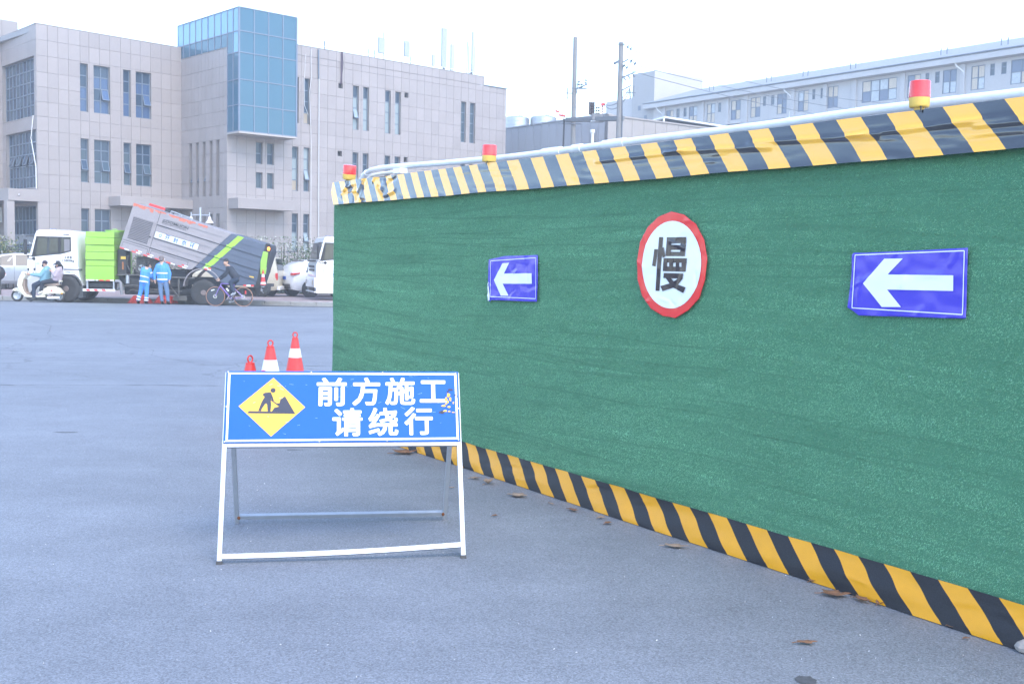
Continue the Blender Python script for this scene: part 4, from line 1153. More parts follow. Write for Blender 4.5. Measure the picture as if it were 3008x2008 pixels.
tank('shorter silver tank next to the office wall', .02, 82, .95, 10.75, 12.42)
tank('wider taller silver tank beside the shorter one', 2.02, 82, .98, 10.75, 12.50)
wb = thing('pale_block', 'pale plain wall top showing behind the silver tanks', 'building', (-.5,104,0))
Face(wb, Vector((-3,104,0)), 60).ob(MB().box(0,5.2,0,6,0,15.0), 'wall', M['dorm_warm'])
# steel truss skylight on the low roof
tr = thing('roof_canopy', 'dark sloping canopy on white steel trusses on the low roof', 'canopy', (7.6,74,0), FLw.rz)
T0 = [(-.2,-.2,10.95),(3.0,.2,11.15),(3.05,.2,11.3),(7.2,6.5,10.5),(2.6,5,10.6)]
MB().add([(-1.0,0,10.75),(3.2,.2,11.25),(7.0,8.0,10.35),(1.6,7.0,10.2)], [(0,1,2,3)]).add([(-1.0,0,10.70),(3.2,.2,11.2),(7.0,8.0,10.3),(1.6,7.0,10.15)], [(3,2,1,0)]).ob('roof_sheet', mat('canopy_sheet',(.10,.13,.18),.35), tr, fix=False)
for a, b in (((-1.1,-.1,10.82),(3.25,.1,11.32)),((3.25,.1,11.32),(7.1,8,10.42)),((3.2,.1,11.25),(3.2,.1,9.6)),((1.0,-.05,10.95),(1.0,-.05,9.9)),((1.0,-.05,10.9),(2.2,0,10.2)),((1.0,-.05,10.9),(-.2,-.1,10.3)),((5.2,4,10.8),(5.2,4,9.8)),((2.5,0,10.4),(5.1,3.8,10.3))):
    MB().tube([a, b], .06, 6).ob('strut', M['white_paint'], tr)

# ---------------------------------------------------------------- poles and transformer
M['concrete'] = mat('pole_concrete', (.21,.205,.20), .85, var=.10, vs=3)
def cpole(label, x, y, h, r0, r1, lean=0):
    p = thing('utility_pole', label, 'utility pole', (x, y, 0), 0, 'concrete utility poles')
    MB().tube([(-lean*.0,0,-.2),(lean*.5,0,h*.5),(lean,0,h)], [r0,(r0+r1)/2,r1], 18).ob('shaft', M['concrete'], p, smooth=50)
    return p
def insul(p, a, b, n=3, r=.07, m=None):
    a, b = Vector(a), Vector(b); d = (b-a); L = d.length; q = MB(); T = Matrix.Translation(a) @ d.to_track_quat('Z','Y').to_matrix().to_4x4()
    pr = [(.012,0)]
    for i in range(n):
        z_ = L*(i+.5)/n; pr += [(.02,z_-L*.3/n),(r,z_-.012),(r*.9,z_+.01),(.02,z_+.03)]
    pr += [(.012,L)]
    q.lathe(pr, 10, 0, T); q.ob('insulator', m or M['insulator'], p)
M['insulator'] = mat('insulator', (.10,.13,.17), .3)
M['steelwork'] = mat('pole_steelwork', (.13,.15,.18), .6)
p1 = cpole('left taller bare concrete pole with bracket and no wires at top', 3.385, 65, 14.99, .19, .12, .0)
for a, b, w in (((.05,-.12,11.95),(.75,-.2,12.25),.07),((.0,-.15,12.0),(.75,-.1,12.0),.06),((-.12,-.1,11.72),(-.5,-.15,11.72),.06),((-.42,-.15,11.4),(-.40,-.15,12.05),.06),((-.9,-.15,9.93),(.45,-.2,9.93),.07),((.15,-.12,11.7),(.2,-.2,12.4),.05)):
    MB().bar(a, b, w).ob('bracket', M['steelwork'], p1)
for x, z_ in ((.25,12.25),(.4,12.1),(.65,12.35)): insul(p1, (x,-.18,z_-.1), (x+.02,-.18,z_+.22), 2, .12)
for z_ in (12.02,10.9,9.96): MB().lathe([(.145,-.03),(.145,.03)], 14, 0, Matrix.Translation((0,0,z_)), cap=False).ob('clamp', M['steelwork'], p1)
MB().tube([(-.60,-.2,0),(-.58,-.2,8.6),(-.57,-.2,10.2)], .05, 8).ob('cable_riser', M['black_plastic'], p1)
for q in ([(-.57,-.2,10.2),(-.62,-.2,10.45),(-.95,-.2,10.62),(-1.28,-.2,11.0)],[(-.57,-.2,10.2),(-.75,-.2,10.38),(-1.15,-.2,10.42)],[(-.57,-.2,10.2),(-.5,-.2,10.6),(-.40,-.2,11.3),(-.38,-.15,11.5)]):
    MB().tube(q, .02, 6).ob('cable_tail', mat('cable_red',(.35,.12,.11),.5) if q[1][0] != -.5 else M['steelwork'], p1)
for c in ((-.75,-.2,10.42),(-.98,-.2,10.64),(-.6,-.2,10.4)): MB().cap((c[0]-.09,c[1],c[2]+.02),(c[0]+.09,c[1],c[2]-.03),.05,.05,8).ob('termination', M['red_plastic'], p1)
p2_ = cpole('right concrete pole carrying crossarms, insulators and wires', 5.545, 59.4, 13.62, .20, .125, .02)
for a, b, w in (((-.17,-.12,13.49),(.2,-.12,13.49),.06),((-.35,-.3,12.44),(.12,.2,12.76),.11),((.1,.0,12.55),(.42,-.1,12.72),.06),((.08,-.1,11.72),(.82,-.2,12.05),.06),((.08,-.1,11.05),(.6,-.2,11.32),.06),((.3,-.2,10.95),(.85,-.2,10.93),.05),((.56,-.2,10.6),(.52,-.2,11.2),.07),((.74,-.2,10.75),(.74,-.2,11.3),.06)):
    MB().bar(a, b, w).ob('crossarm', M['steelwork'], p2_)
for a, b in (((.28,-.12,13.4),(.62,-.12,13.2)),((.48,-.1,12.68),(.9,-.1,12.42)),((.12,-.2,12.4),(.42,-.2,12.2))): insul(p2_, a, b, 2, .14)
for x in (.14,.38,.62): insul(p2_, (x,-.2,11.75+x*.4), (x+.16,-.2,11.5+x*.42), 3, .075, M['steelwork'])
MB().tube([(.16,-.13,0),(.17,-.12,9.5),(.14,-.12,10.6),(.12,-.12,11.0)], .03, 6).ob('down_cable', M['steelwork'], p2_)
tp = thing('transformer', 'grey switchgear with brown bushings on a beam between the poles', 'transformer', (4.55, 62.0, 9.72), math.atan2(59.4-65, 5.545-3.385)*.0)
bm = thing('steel_beam', 'steel channel beam spanning the two concrete poles under the switchgear', 'beam', (3.385,65,0))
for dy in (-.2,.2): MB().bar((-.45,dy-.0,9.98+.20), (2.4,-5.6+dy,9.58), .10, .22).ob('channel', mat('beam_grey',(.17,.18,.19),.6), bm)
MB().box(-.36,.36,-.25,.25,-.02,.03).ob('base_plate', M['galv'], tp)
MB().box(-.30,.30,-.22,.22,.06,.42).ob('tank', mat('switch_tank',(.20,.20,.205),.6,var=.3,vs=8), tp, bevel=.02)
M['bushing'] = mat('bushing', (.04,.022,.022), .4)
for i, x in enumerate((-.42,-.31,-.2)): MB().tube([(x,-.1+.02*i,.36),(x-.01,-.1,1.05)], .055, 8).ob('bushing_core', M['bushing'], tp)
for i, x in enumerate((-.42,-.31,-.2)): insul(tp, (x,-.1+.02*i,.36),(x-.01,-.1,1.12),5,.085,M['bushing'])
for i, x in enumerate((-.05,.08)): insul(tp, (x,-.12,.05),(x,-.12,.85),5,.075,M['bushing'])
insul(tp, (.28,-.12,.36),(.28,-.12,.9),4,.07,mat('bushing_red',(.25,.04,.05),.4)); MB().box(.20,.42,-.2,-.04,.88,1.02).ob('cap', M['red_plastic'], tp)
def wire(label, pts, sag, r=.018):
    a, b = Vector(pts[0]), Vector(pts[1]); q = [a.lerp(b, t) - Vector((0,0,sag*4*t*(1-t))) for t in [i/14 for i in range(15)]]
    MB().tube(q, r, 5).ob('overhead_wire', M['steelwork'], label=label, category='wire', group='wires running off the right pole')
wire('upper wire from the top insulator running right to the far roofline', ((6.18,59.4,13.2),(36,80,14.0)), 1.2)
wire('middle wire from second insulator passing the stair tower', ((6.5,59.4,12.4),(36,78,12.4)), .8)
wire('lowest wire sloping from the right pole towards the dormitory', ((6.0,59.4,12.15),(34,74,11.0)), .8)
wire('short sagging wire between switchgear and right pole', ((4.95,61.8,10.65),(6.1,59.3,11.2)), .35, .022)
wire('second sagging wire between switchgear and right pole', ((4.95,61.8,10.6),(6.05,59.3,11.0)), .5, .022)
# ---------------------------------------------------------------- vehicles
M['lime'] = mat('lime_paint', (.26,.50,.055), .35, coat=.3, var=.05, vs=4)
M['lime_stripe'] = mat('lime_stripe', (.34,.66,.05), .4)
M['body_silver'] = mat('body_silver', (.30,.27,.272), .5, metal=.1, var=.10, vs=1.6)
M['body_slate'] = mat('body_slate', (.085,.105,.145), .45, metal=.1, var=.08, vs=2)
M['groove'] = mat('groove', (.045,.05,.06), .8)
M['cab_glass'] = mat('cab_glass', (.035,.05,.048), .08, spec=.5, var=.5, vs=2.2)
M['rim_rust'] = mat('rim_brown', (.20,.155,.14), .7, var=.3, vs=14)
M['ink_blue'] = mat('ink_blue', (.02,.09,.42), .5)
M['ink_dark'] = mat('ink_dark', (.04,.045,.05), .5)
M['decal_white'] = mat('decal_white', (.70,.74,.78), .45)
def wheel(parent, x, z, y, r, w, rim=None, bolts=8, spokes=0, front=-1):
    """wheel whose axle runs along local y, outer side at y"""
    T = Matrix.Translation((x, y, z)) @ Matrix.Rotation(R(90), 4, 'X')   # lathe axis z -> -y
    rr = r*.60
    ty = MB(); ty.lathe([(rr,-.0),(r*.74,.012),(r*.93,.0),(r*.99,-.03),(r,-w*.5),(r*.99,-w+.03),(r*.93,-w),(rr,-w)], 36, 0, T)
    t = ty.ob('wheel', M['rubber'], parent, smooth=40)
    rm = MB(); rm.lathe([(rr,-.002),(rr*.96,-.01),(rr*.92,-.05),(rr*.55,-.06),(rr*.5,-.02),(rr*.34,-.0),(rr*.30,.02),(.001,.022)], 28, 0, T)
    for i in range(bolts):
        a = 2*math.pi*i/bolts
        rm.lathe([(r*.035,-.06),(r*.035,-.02),(.001,-.018)], 6, 1, T @ Matrix.Translation((rr*.66*math.cos(a), rr*.66*math.sin(a), 0)))
    for i in range(spokes):
        a = 2*math.pi*i/spokes + .3
        rm.bar(T @ Vector((rr*.2*math.cos(a), rr*.2*math.sin(a), -.012)), T @ Vector((rr*.95*math.cos(a), rr*.95*math.sin(a), -.014)), .018, r*.12, 0, up=(0,1,0))
    rm.ob('rim', [rim or M['rim_rust'], M['dark_steel']], t, smooth=40)
    return t
def plate(parent, name, poly, y, m, thick=.004, kind=None):
    o = MB().prism(poly, y-thick, y).ob(name, m, parent)
    if kind: o['kind'] = kind
    return o
def rect(x0, x1, z0, z1): return [(x0,z0),(x1,z0),(x1,z1),(x0,z1)]
t2 = lambda x, y: ((x-330)/303.2, (1440-y)/303.2)
def t3(x, y): return ((340 + x/4.126 - 88.4)/81.2, (885.6-550-y/4.126)/81.2)
def truck_cab(T, text=True):
    wx, wz = 1.34, .49
    arc = [(wx + .60*math.cos(a), wz + .62*math.sin(a)) for a in [math.pi*(.06 + .88*i/10) for i in range(11)]]
    poly = [(.0,.34),(.74,.34)] + arc[::-1] + [(1.80,1.02),(1.78,1.25),(1.73,2.46),(1.66,2.56),(1.5,2.60),(.42,2.60),(.32,2.55),(.26,2.40),(.05,1.63),(-.01,1.5),(-.01,.42)]
    MB().prism(poly, 0, 2.3).ob('cab', M['white_paint'], T, bevel=.045, smooth=35)
    T2 = lambda *a: [t2(*q) for q in a]
    plate(T, 'window_surround', T2((372,948),(425,722),(795,724),(797,882),(690,912)), -.001, M['black_plastic'], .006)
    plate(T, 'side_window', T2((412,935),(447,742),(655,742),(656,890)), -.008, M['cab_glass'])
    plate(T, 'quarter_window', T2((690,740),(785,738),(785,872),(690,890)), -.008, M['cab_glass'])
    plate(T, 'curtain', T2((722,750),(782,750),(782,872),(722,884)), -.0125, mat('cab_curtain',(.20,.19,.20),.8,var=.3,vs=20,stretch=(8,1,.2)), .002)
    plate(T, 'window_pillar', T2((545,742),(566,742),(560,905),(538,910)), -.0125, M['ink_dark'], .002)
    # windscreen on the sloping front
    MB().add([(.055,.12,1.70),(.055,2.18,1.70),(.235,2.16,2.36),(.235,.14,2.36)], [(0,3,2,1)]).ob('windscreen', M['glass_dark'], T, loc=(-.022,0,.006), fix=False)
    MB().box(-.05,-.012,.1,2.2,1.60,1.66).box(-.04,-.012,.5,1.8,1.22,1.30).box(-.04,-.012,.5,1.8,1.36,1.44).box(-.05,-.012,.4,1.9,.42,.55).ob('grille', M['black_plastic'], T)
    MB().box(-.10,-.012,.02,2.28,.36,.41).box(-.10,-.012,.02,2.28,.56,.95).ob('bumper', M['white_paint'], T, bevel=.02)
    for y in (.12, 1.88): MB().box(-.125,-.101,y,y+.3,.68,.86).ob('headlight', M['chrome'], T, bevel=.02)
    g = MB(); g.bar((1.168,-.004,1.10),(1.168,-.004,1.72),.012,.006,0,(0,1,0)); g.bar((.30,-.004,.95),(.24,-.004,1.66),.012,.006,0,(0,1,0)); g.bar((.30,-.004,.95),(1.0,-.004,1.05),.010,.006,0,(0,1,0))
    g.ob('door_gap', M['groove'], T)
    MB().box(1.0,1.14,-.03,-.002,1.46,1.50).ob('door_handle', M['black_plastic'], T, bevel=.008)
    MB().box(1.26,1.48,-.012,-.001,2.43,2.465).ob('roof_intake', M['black_plastic'], T)
    for x in (.53,.66): MB().ell((x,.9,2.63),(.05,.09,.04)).ob('roof_light', M['chrome'], T, smooth=60)
    mr = MB(); mr.tube([(.26,-.02,2.36),(.10,-.22,2.36),(.03,-.26,2.34)], .014, 6); mr.tube([(.16,-.02,1.66),(.05,-.24,1.68)], .014, 6)
    mir = mr.ob('mirror', M['black_plastic'], T)
    MB().box(-.03,.07,-.32,-.20,1.70,2.25).ob('mirror_head', M['black_plastic'], mir, bevel=.03)
    MB().tube([(.06,-.1,1.62),(.14,-.25,1.54),(.26,-.26,1.55)], .013, 6).ell((.31,-.26,1.56),(.06,.04,.06)).ob('round_mirror', M['black_plastic'], T, smooth=50)
    MB().box(1.26,1.83,-.012,.3,1.16,1.22).ob('fender_top', mat('fender_grey',(.16,.17,.19),.5), T, bevel=.02)
    plate(T, 'fender_label', rect(1.25,1.80,1.02,1.155), -.001, M['white_paint'], .010)
    q = [(wx + r_*math.cos(a), wz + r_*math.sin(a)) for r_, A in ((.585,[.02+.1*i for i in range(9)]),(.545,[.82-.1*i for i in range(9)])) for a in A]
    for y in (.0, 1.75): MB().prism(q + [], y+.0, y+.55).ob('mudguard', M['grime_steel'], T)
    MB().box(1.68,1.93,.04,.5,.18,.62).ob('mud_flap', mat('flap',(.06,.065,.07),.8), T)
    sh2 = ((0,0),(.007,0),(0,.006))
    if text:
        MB_ = MB(); put_text(MB_, '总', 1.29,1.37,1.575,1.66,-.003,.0,shifts=sh2); put_text(MB_, '质', 1.385,1.465,1.575,1.66,-.003,.0,shifts=sh2); put_text(MB_, '量', 1.48,1.56,1.575,1.66,-.003,.0,shifts=sh2); put_text(MB_, '15800kg', 1.225,1.64,1.435,1.55,-.003,.012, shifts=sh2)
        MB_.ob('lettering', M['ink_dark'], T, fix=False)
        MB_ = MB(); put_text(MB_, '总质量15800kg', 1.33,1.68,1.06,1.115,-.0125,.01); MB_.ob('lettering', M['ink_blue'], T, fix=False)
        plate(T, 'logo_sticker', [(.36+.07*math.cos(a), 1.38+.05*math.sin(a)) for a in [2*math.pi*i/12 for i in range(12)]], -.001, mat('pale_blue',(.42,.62,.76),.5), .002)
    for y in (.0, 1.98): wheel(T, wx, wz, y + (.0 if y == 0 else 0), .495, .30, bolts=10)
TK = thing('street_sweeper', 'road sweeper truck with white cab, lime water tank and tipped grey container', 'truck', (-17.519, 39.25, -.035), R(3.5))
truck_cab(TK)
# lime water tank
pz = [(2.03,.80),(2.03,2.50),(2.07,2.575),(3.02,2.575),(3.05,2.54),(3.05,.80)]
prof = []
tk = MB()
for z0, z1, o_ in ((.80,1.33,0),(1.33,1.55,.035),(1.55,1.84,0),(1.84,2.09,.035),(2.09,2.36,0),(2.36,2.575,.05)):
    tk.box(2.03,3.05,0+o_,2.3-o_,z0+.004,z1-.004)
tk.ob('water_tank', M['lime'], TK, bevel=.018)
MB().tube([(2.83,.9,2.57),(2.83,.9,2.62)], .33, 24).tube([(2.83,.9,2.62),(2.83,.9,2.65)], .36, 24).ob('tank_lid', M['lime'], TK, smooth=40)
MB().tube([(2.75,.9,2.65),(2.75,.9,2.69),(2.9,.9,2.69),(2.9,.9,2.65)], .015, 6).ob('lid_handle', M['lime'], TK)
for i, (a,b) in enumerate(((2.05,2.35),(2.40,2.48),(2.52,2.68),(2.76,2.9),(2.91,3.04))):
    plate(TK, 'reflector', rect(a,b,.80,.845), -.002, M['white_tape'] if i in (0,1,4) else M['red_tape'], .004)
# chassis, fuel tank, under-run bar
MB().box(1.7,8.1,.62,.74,.70,.98).ob('chassis_rail', M['dark_steel'], TK)
MB().box(1.7,8.1,1.58,1.70,.70,.98).ob('chassis_rail', M['dark_steel'], TK)
MB().tube([(2.08,.32,.63),(3.02,.32,.63)], .17, 16).ob('fuel_tank', M['dark_steel'], TK, smooth=40)
for x in (2.06, 3.0): MB().box(x,x+.05,.02,.1,.45,.80).ob('bracket', M['galv'], TK)
ub = MB().box(1.93,3.08,.0,.05,.42,.505).ob('side_guard', M['white_tape'], TK)
for a in (2.08,2.36,2.64): MB().prism([(a,.43),(a+.13,.43),(a+.08,.495),(a-.05,.495)], -.004, -.001).ob('red_mark', M['red_tape'], ub)
MB().box(3.10,3.42,.25,.8,1.02,1.95).ob('hydraulic_cabinet', M['dark_steel'], TK, bevel=.02)
plate(TK, 'yellow_plate', rect(3.22,3.40,1.60,1.70), .249, M['yellow'], .004)
MB().tube([(3.30,.22,1.50),(3.30,.22,1.22)], .03, 8).ob('red_valve', mat('copper',(.40,.15,.05),.5), TK)
MB().tube([(3.08,.05,.80),(3.2,.05,.80),(3.27,.05,.74),(3.29,.05,.5),(3.32,.05,.32)], .06, 10).ob('suction_hose', mat('hose_grey',(.22,.22,.23),.7), TK, smooth=60)
for k, (x0,x1,y0,y1,z0,z1) in enumerate(((3.5,5.5,.9,1.5,.55,1.25),(3.7,4.6,.5,.9,1.0,1.7),(4.7,5.4,.6,1.0,.6,1.1),(3.2,5.6,.55,.6,.98,1.06),(3.3,4.1,.3,.6,.55,.9))):
    MB().box(x0,x1,y0,y1,z0,z1).ob('engine_block', M['dark_steel' if k % 2 == 0 else 'grime_steel'], TK, bevel=.03)
MB().tube([(3.49,.15,.72),(3.49,.15,1.02)], .07, 14).ob('oil_filter', M['galv'], TK, smooth=40)
n = 20
MB().tube([(3.87+.10*math.cos(2*math.pi*i/n), .2, 1.235+.10*math.sin(2*math.pi*i/n)) for i in range(n+1)], .028, 8, cap=False).ob('pulley', M['grime_steel'], TK, smooth=60)
MB().tube([(3.95,.3,1.28),(3.95,.9,1.28)], .13, 14).ob('air_cleaner', M['galv'], TK, smooth=40)
for q, r_ in (([(3.1,.1,1.02),(3.6,.1,1.04),(4.3,.15,1.02)], .025),([(3.3,.1,.62),(3.7,.05,.66),(4.1,.1,.62)], .02),([(3.6,.08,.5),(4.0,.04,.44),(4.6,.1,.42)], .02),([(3.45,.1,.36),(3.7,.04,.52),(4.0,.1,.56)], .014),([(4.1,.2,1.6),(4.0,.15,1.3),(4.3,.2,1.0)], .02),([(3.5,.2,1.75),(3.45,.2,1.45),(3.55,.2,1.2)], .022),([(5.05,.1,.62),(5.35,.05,.25)], .02),([(5.33,.1,.95),(5.33,.1,.30)], .035),([(5.0,.1,.96),(5.9,.1,.95)], .04),([(4.4,.3,.5),(5.4,.3,.46)], .03)):
    MB().tube(q, r_, 7).ob('pipe', M['grime_steel'], TK, smooth=60)
MB().tube([(3.9,.9,.75),(4.7,.9,2.05)], .09, 12).ob('lift_ram', M['chrome'], TK, smooth=60)
MB().box(3.2,6.0,.7,1.6,.30,.55).ob('sweeping_gear', M['dark_steel'], TK, bevel=.05)
MB().box(5.1,5.6,.2,1.6,.12,.3).ob('suction_box', M['grime_steel'], TK)
M['bristle'] = mat('bristle_red', (.50,.05,.035), .6, var=.2, vs=20)
for cx, cy in ((3.92,.25),(4.75,.6)):
    b = MB(); b.lathe([(.10,.30),(.20,.26),(.30,.16)], 20, 0, Matrix.Translation((cx,cy,0)), cap=False)
    h = b.ob('brush', M['red_plastic'], TK)
    q = MB()
    for i in range(220):
        a = random.uniform(0, 6.28); r0 = random.uniform(.10,.26); r1 = r0 + random.uniform(.12,.22)
        p0 = Vector((cx+r0*math.cos(a), cy+r0*math.sin(a), .28)); p1_ = Vector((cx+r1*math.cos(a), cy+r1*math.sin(a), random.uniform(.0,.03)))
        q.bar(p0, p1_, .014, .006)
    q.ob('bristles', M['bristle'], h, kind='stuff')
# tipped container: its own frame
th = R(16.6)
def uvm(y=0): return Matrix(((math.cos(th),0,math.sin(th),3.23),(0,1,0,y),(-math.sin(th),0,math.cos(th),2.0),(0,0,0,1)))
U = uvm(.0)
def up(name, poly, y, m, th_=.004, parent=None, **k): return MB().prism(poly, y-th_, y, 0, U).ob(name, m, parent or TK, **k)
bodyS = MB().prism([(0,0),(2.6,0),(2.70,.05),(2.76,.14),(3.68,1.725),(.05,1.725)], 0, 2.05, 0, U).ob('container_front', M['body_silver'], TK, bevel=.02)
bodyD = MB().prism([(2.761,.14),(2.93,.16),(3.2,.14),(3.5,.02),(3.65,-.08),(4.2,-.09),(5.04,.18),(5.0,1.725),(3.681,1.725)], 0, 2.05, 0, U).ob('container_rear', M['body_slate'], TK, bevel=.02)
ubd = lambda v: 2.76+(v-.14)/1.585*.92
ugr = lambda v: 3.02+(v-.20)/1.53*.91
up('lime_stripe', [(3.93,1.722),(4.15,1.722),(3.25,.22),(3.03,.19)], -.001, M['lime_stripe'], .005)
for v in (1.235, .735, .36):
    for a, b, mk in ((1.06,ubd(v),'body_silver'),(ubd(v),ugr(v),'body_slate'),(ugr(v),ugr(v)+.22,'lime_stripe'),(ugr(v)+.22,4.97,'body_slate')):
        up('rib', rect(a+.001,b-.001,v,v+.06), -.0062, M[mk], .03)
        up('groove', rect(a+.001,b-.001,v-.028,v-.001), -.0062, M['groove'], .003)
for v in (1.50, 1.0, .55):
    for a, b, mk in ((1.3,ubd(v),'body_silver'),(ubd(v),ugr(v),'body_slate'),(ugr(v)+.22,4.97,'body_slate')):
        up('rib', rect(a+.001,b-.001,v,v+.02), -.0062, M[mk], .012)
lv = up('louvre_frame', rect(.12,.99,.38,1.32), -.001, M['body_silver'], .02)
MB().prism(rect(.19,.91,.44,1.26), -.024, -.0215, 0, U).ob('louvre_recess', M['groove'], lv)
for i in range(14):
    v = .46 + i*.0575
    MB().add([tuple(U @ Vector(q)) for q in ((.19,-.025,v),(.91,-.025,v),(.91,-.05,v+.03),(.19,-.05,v+.03),(.91,-.05,v+.046),(.19,-.05,v+.046))], [(0,1,2,3),(3,2,4,5)]).ob('slat', M['body_silver'], lv, fix=False)
MB().tube([tuple(U @ Vector((.95,-.03,.72))), tuple(U @ Vector((.95,-.06,.72)))], .03, 10).ob('latch', M['black_plastic'], lv)
for q in (rect(.07,1.0,.09,.26), rect(1.12,2.5,.05,.26)):
    a, b, c, d = q[0][0], q[1][0], q[0][1], q[2][1]
    for s_ in (rect(a,b,d,d+.014), rect(a,a+.012,c,d), rect(b-.012,b,c,d)): up('panel_gap', s_, -.001, M['groove'], .003)
up('panel_gap', rect(1.045,1.06,.05,1.7), -.001, M['groove'], .003)
up('panel_gap', rect(.02,1.04,.335,.35), -.001, M['groove'], .003)
sgn = up('name_plate', [(1.10,.762),(2.68,.782),(2.69,.99),(1.10,.975)], -.037, M['decal_white'], .006)
mb = MB()
for ch, a in (('开',1.46),('封',1.77),('京',2.08),('环',2.38)): put_text(mb, ch, a, a+.17, .79, .965, -.0445, .004, 0, U, shifts=((0,0),(.007,0),(0,.007),(.007,.007)))
mb.ob('character', M['ink_blue'], sgn, fix=False, kind='stuff')
mb = MB(); c = (1.30,.878)
for r0, a0, a1 in ((.068,.3,5.6),(.038,3.4,8.6)):
    A = [a0+(a1-a0)*i/18 for i in range(19)]
    pts = [(c[0]+r0*math.cos(a), -.0445, c[1]+r0*math.sin(a)) for a in A] + [(c[0]+(r0-.018)*math.cos(a), -.0445, c[1]+(r0-.018)*math.sin(a)) for a in A]
    mb.add([tuple(U @ Vector(p)) for p in pts], [(i,i+1,20+i,19+i) for i in range(18)])
mb.ob('logo', M['ink_blue'], sgn, fix=False)
mb = MB(); put_text(mb, 'ZOOMLION', 1.19, 2.16, 1.385, 1.475, -.0215, .012, 0, U); mb.ob('lettering', M['ink_dark'], TK, fix=False)
mb = MB(); put_text(mb, 'ZLJ5180TXSDFE5', 1.19, 2.1, 1.315, 1.36, -.0215, .0, 0, U); mb.ob('lettering', M['groove'], TK, fix=False)
for i in range(6):
    a = .03 + i*.43
    up('reflector', rect(a,a+.16,.008,.05), -.001, M['red_tape'], .004); up('reflector', rect(a+.162,a+.32,.008,.05), -.001, M['white_tape'], .004)
    if i in (1,2,3,5): up('reflector', rect(a+.12,a+.22,.085,.125), -.001, M['red_tape'], .004); up('reflector', rect(a+.222,a+.36,.085,.12), -.001, M['white_tape'], .004)
rs = random.Random(2)
M['red_dirt'] = mat('orange_stain', (.55,.16,.10), .7, var=.25, vs=12)
for a, w_, h_ in ((.05,.75,.13),(.85,.4,.07),(1.35,.45,.09),(1.75,.6,.12),(2.45,.35,.08)):
    n = 9; pl_pts = [(a + w_*i/n, 1.722) for i in range(n+1)] + [(a + w_*i/n, 1.70 - h_*rs.uniform(.15,1)) for i in range(n, -1, -1)]
    up('paint_scrape', pl_pts, -.001, M['red_dirt'], .002)
MB().prism(rect(.5,1.1,1.78,1.87), .3, .55, 0, U).ob('roof_box', M['red_tape'], TK, bevel=.01)
MB().prism(rect(1.1,1.25,1.76,1.87), .28, .57, 0, U).ob('roof_motor', M['dark_steel'], TK)
rl = MB()
for a, b in (((1.3,1.83),(2.1,1.80)),((2.1,1.80),(2.1,1.725)),((1.3,1.83),(1.3,1.725)),((1.7,1.83),(1.7,1.725))): rl.tube([tuple(U @ Vector((a[0],.4,a[1]))), tuple(U @ Vector((b[0],.4,b[1])))], .02, 6)
rl.ob('roof_rail', M['galv'], TK)
MB().tube([tuple(U @ Vector((1.35,.5,1.76))), tuple(U @ Vector((1.5,.45,1.85))), tuple(U @ Vector((1.7,.5,1.80)))], .025, 6).ob('roof_hose', M['black_plastic'], TK)
# tailgate
MB().prism([(5.02,.10),(5.10,.10),(5.12,1.5),(5.02,1.72)], .03, 2.0, 0, U).ob('tailgate', M['groove'], TK)
MB().prism([(4.98,1.45),(5.16,1.42),(5.22,1.62),(5.10,1.80),(4.96,1.76)], -.03, .15, 0, U).ob('hinge_arm', M['black_plastic'], TK, bevel=.02)
X3 = lambda *a: [t3(*q) for q in a]
MB().prism(X3((1775,720),(1835,730),(1805,1000),(1740,1000),(1742,850)), -.04, .08).ob('tail_cover', M['lime'], TK, bevel=.015)
MB().prism(X3((1840,700),(1868,690),(1850,800),(1800,960),(1790,950)), -.03, .1).ob('tail_strut', M['black_plastic'], TK)
MB().prism(X3((1690,1135),(1745,860),(1790,760),(1760,1000),(1740,1140)), -.015, .02).ob('tail_panel', M['dark_steel'], TK)
MB().ell((t3(1843,690)[0], -.06, t3(1843,690)[1]), (.05,.03,.07)).ob('tail_lamp', mat('tail_lamp',(.85,.25,.02),.3,emit=(1,.25,.02,1.5)), TK, smooth=60)
MB().prism(X3((1650,1130),(1790,1128),(1790,1165),(1655,1160)), .0, 2.2).ob('rear_bumper', M['dark_steel'], TK)
for i, (a, b) in enumerate(((1535,1570),(1572,1622),(1624,1665))): plate(TK, 'reflector', [t3(a,1150), t3(b,1150), t3(b,1132), t3(a,1132)], -.012, M['white_tape'] if i == 1 else M['red_tape'], .004)
plate(TK, 'yellow_plate', X3((1605,1050),(1660,1060),(1662,1032),(1608,1024)), -.03, M['yellow'], .003)
MB().prism(X3((1770,1165),(1820,1150),(1815,1215),(1785,1245),(1765,1200)), .2, .9).ob('chute', M['dark_steel'], TK)
MB().ell((t3(1770,1150)[0],-.05,t3(1770,1150)[1]),(.07,.05,.07)).ob('work_lamp', M['chrome'], TK, smooth=60)
# rear axle, arch and mudguard
ar = []
for r_, A in ((.70,[math.pi*(1.0-.9*i/14) for i in range(15)]),(.665,[math.pi*(.1+.9*i/14) for i in range(15)])):
    ar += [(6.20 + r_*.97*math.cos(a), .66 + r_*.95*math.sin(a)) for a in A]
MB().prism(ar, -.02, .55).ob('wheel_arch', M['body_silver'], TK)
MB().prism([(x, z) for x, z in ar], 1.75, 2.28).ob('wheel_arch', M['body_silver'], TK)
for i, (dx, dz) in enumerate(((0,0),(.12,-.02))): plate(TK, 'reflector', [(6.28+dx,1.335+dz),(6.40+dx,1.31+dz),(6.41+dx,1.355+dz),(6.29+dx,1.38+dz)], -.025, M['red_tape' if i else 'white_tape'], .004); plate(TK, 'reflector', [(6.27+dx,1.285+dz),(6.39+dx,1.26+dz),(6.40+dx,1.305+dz),(6.28+dx,1.33+dz)], -.025, M['white_tape' if i else 'red_tape'], .004)
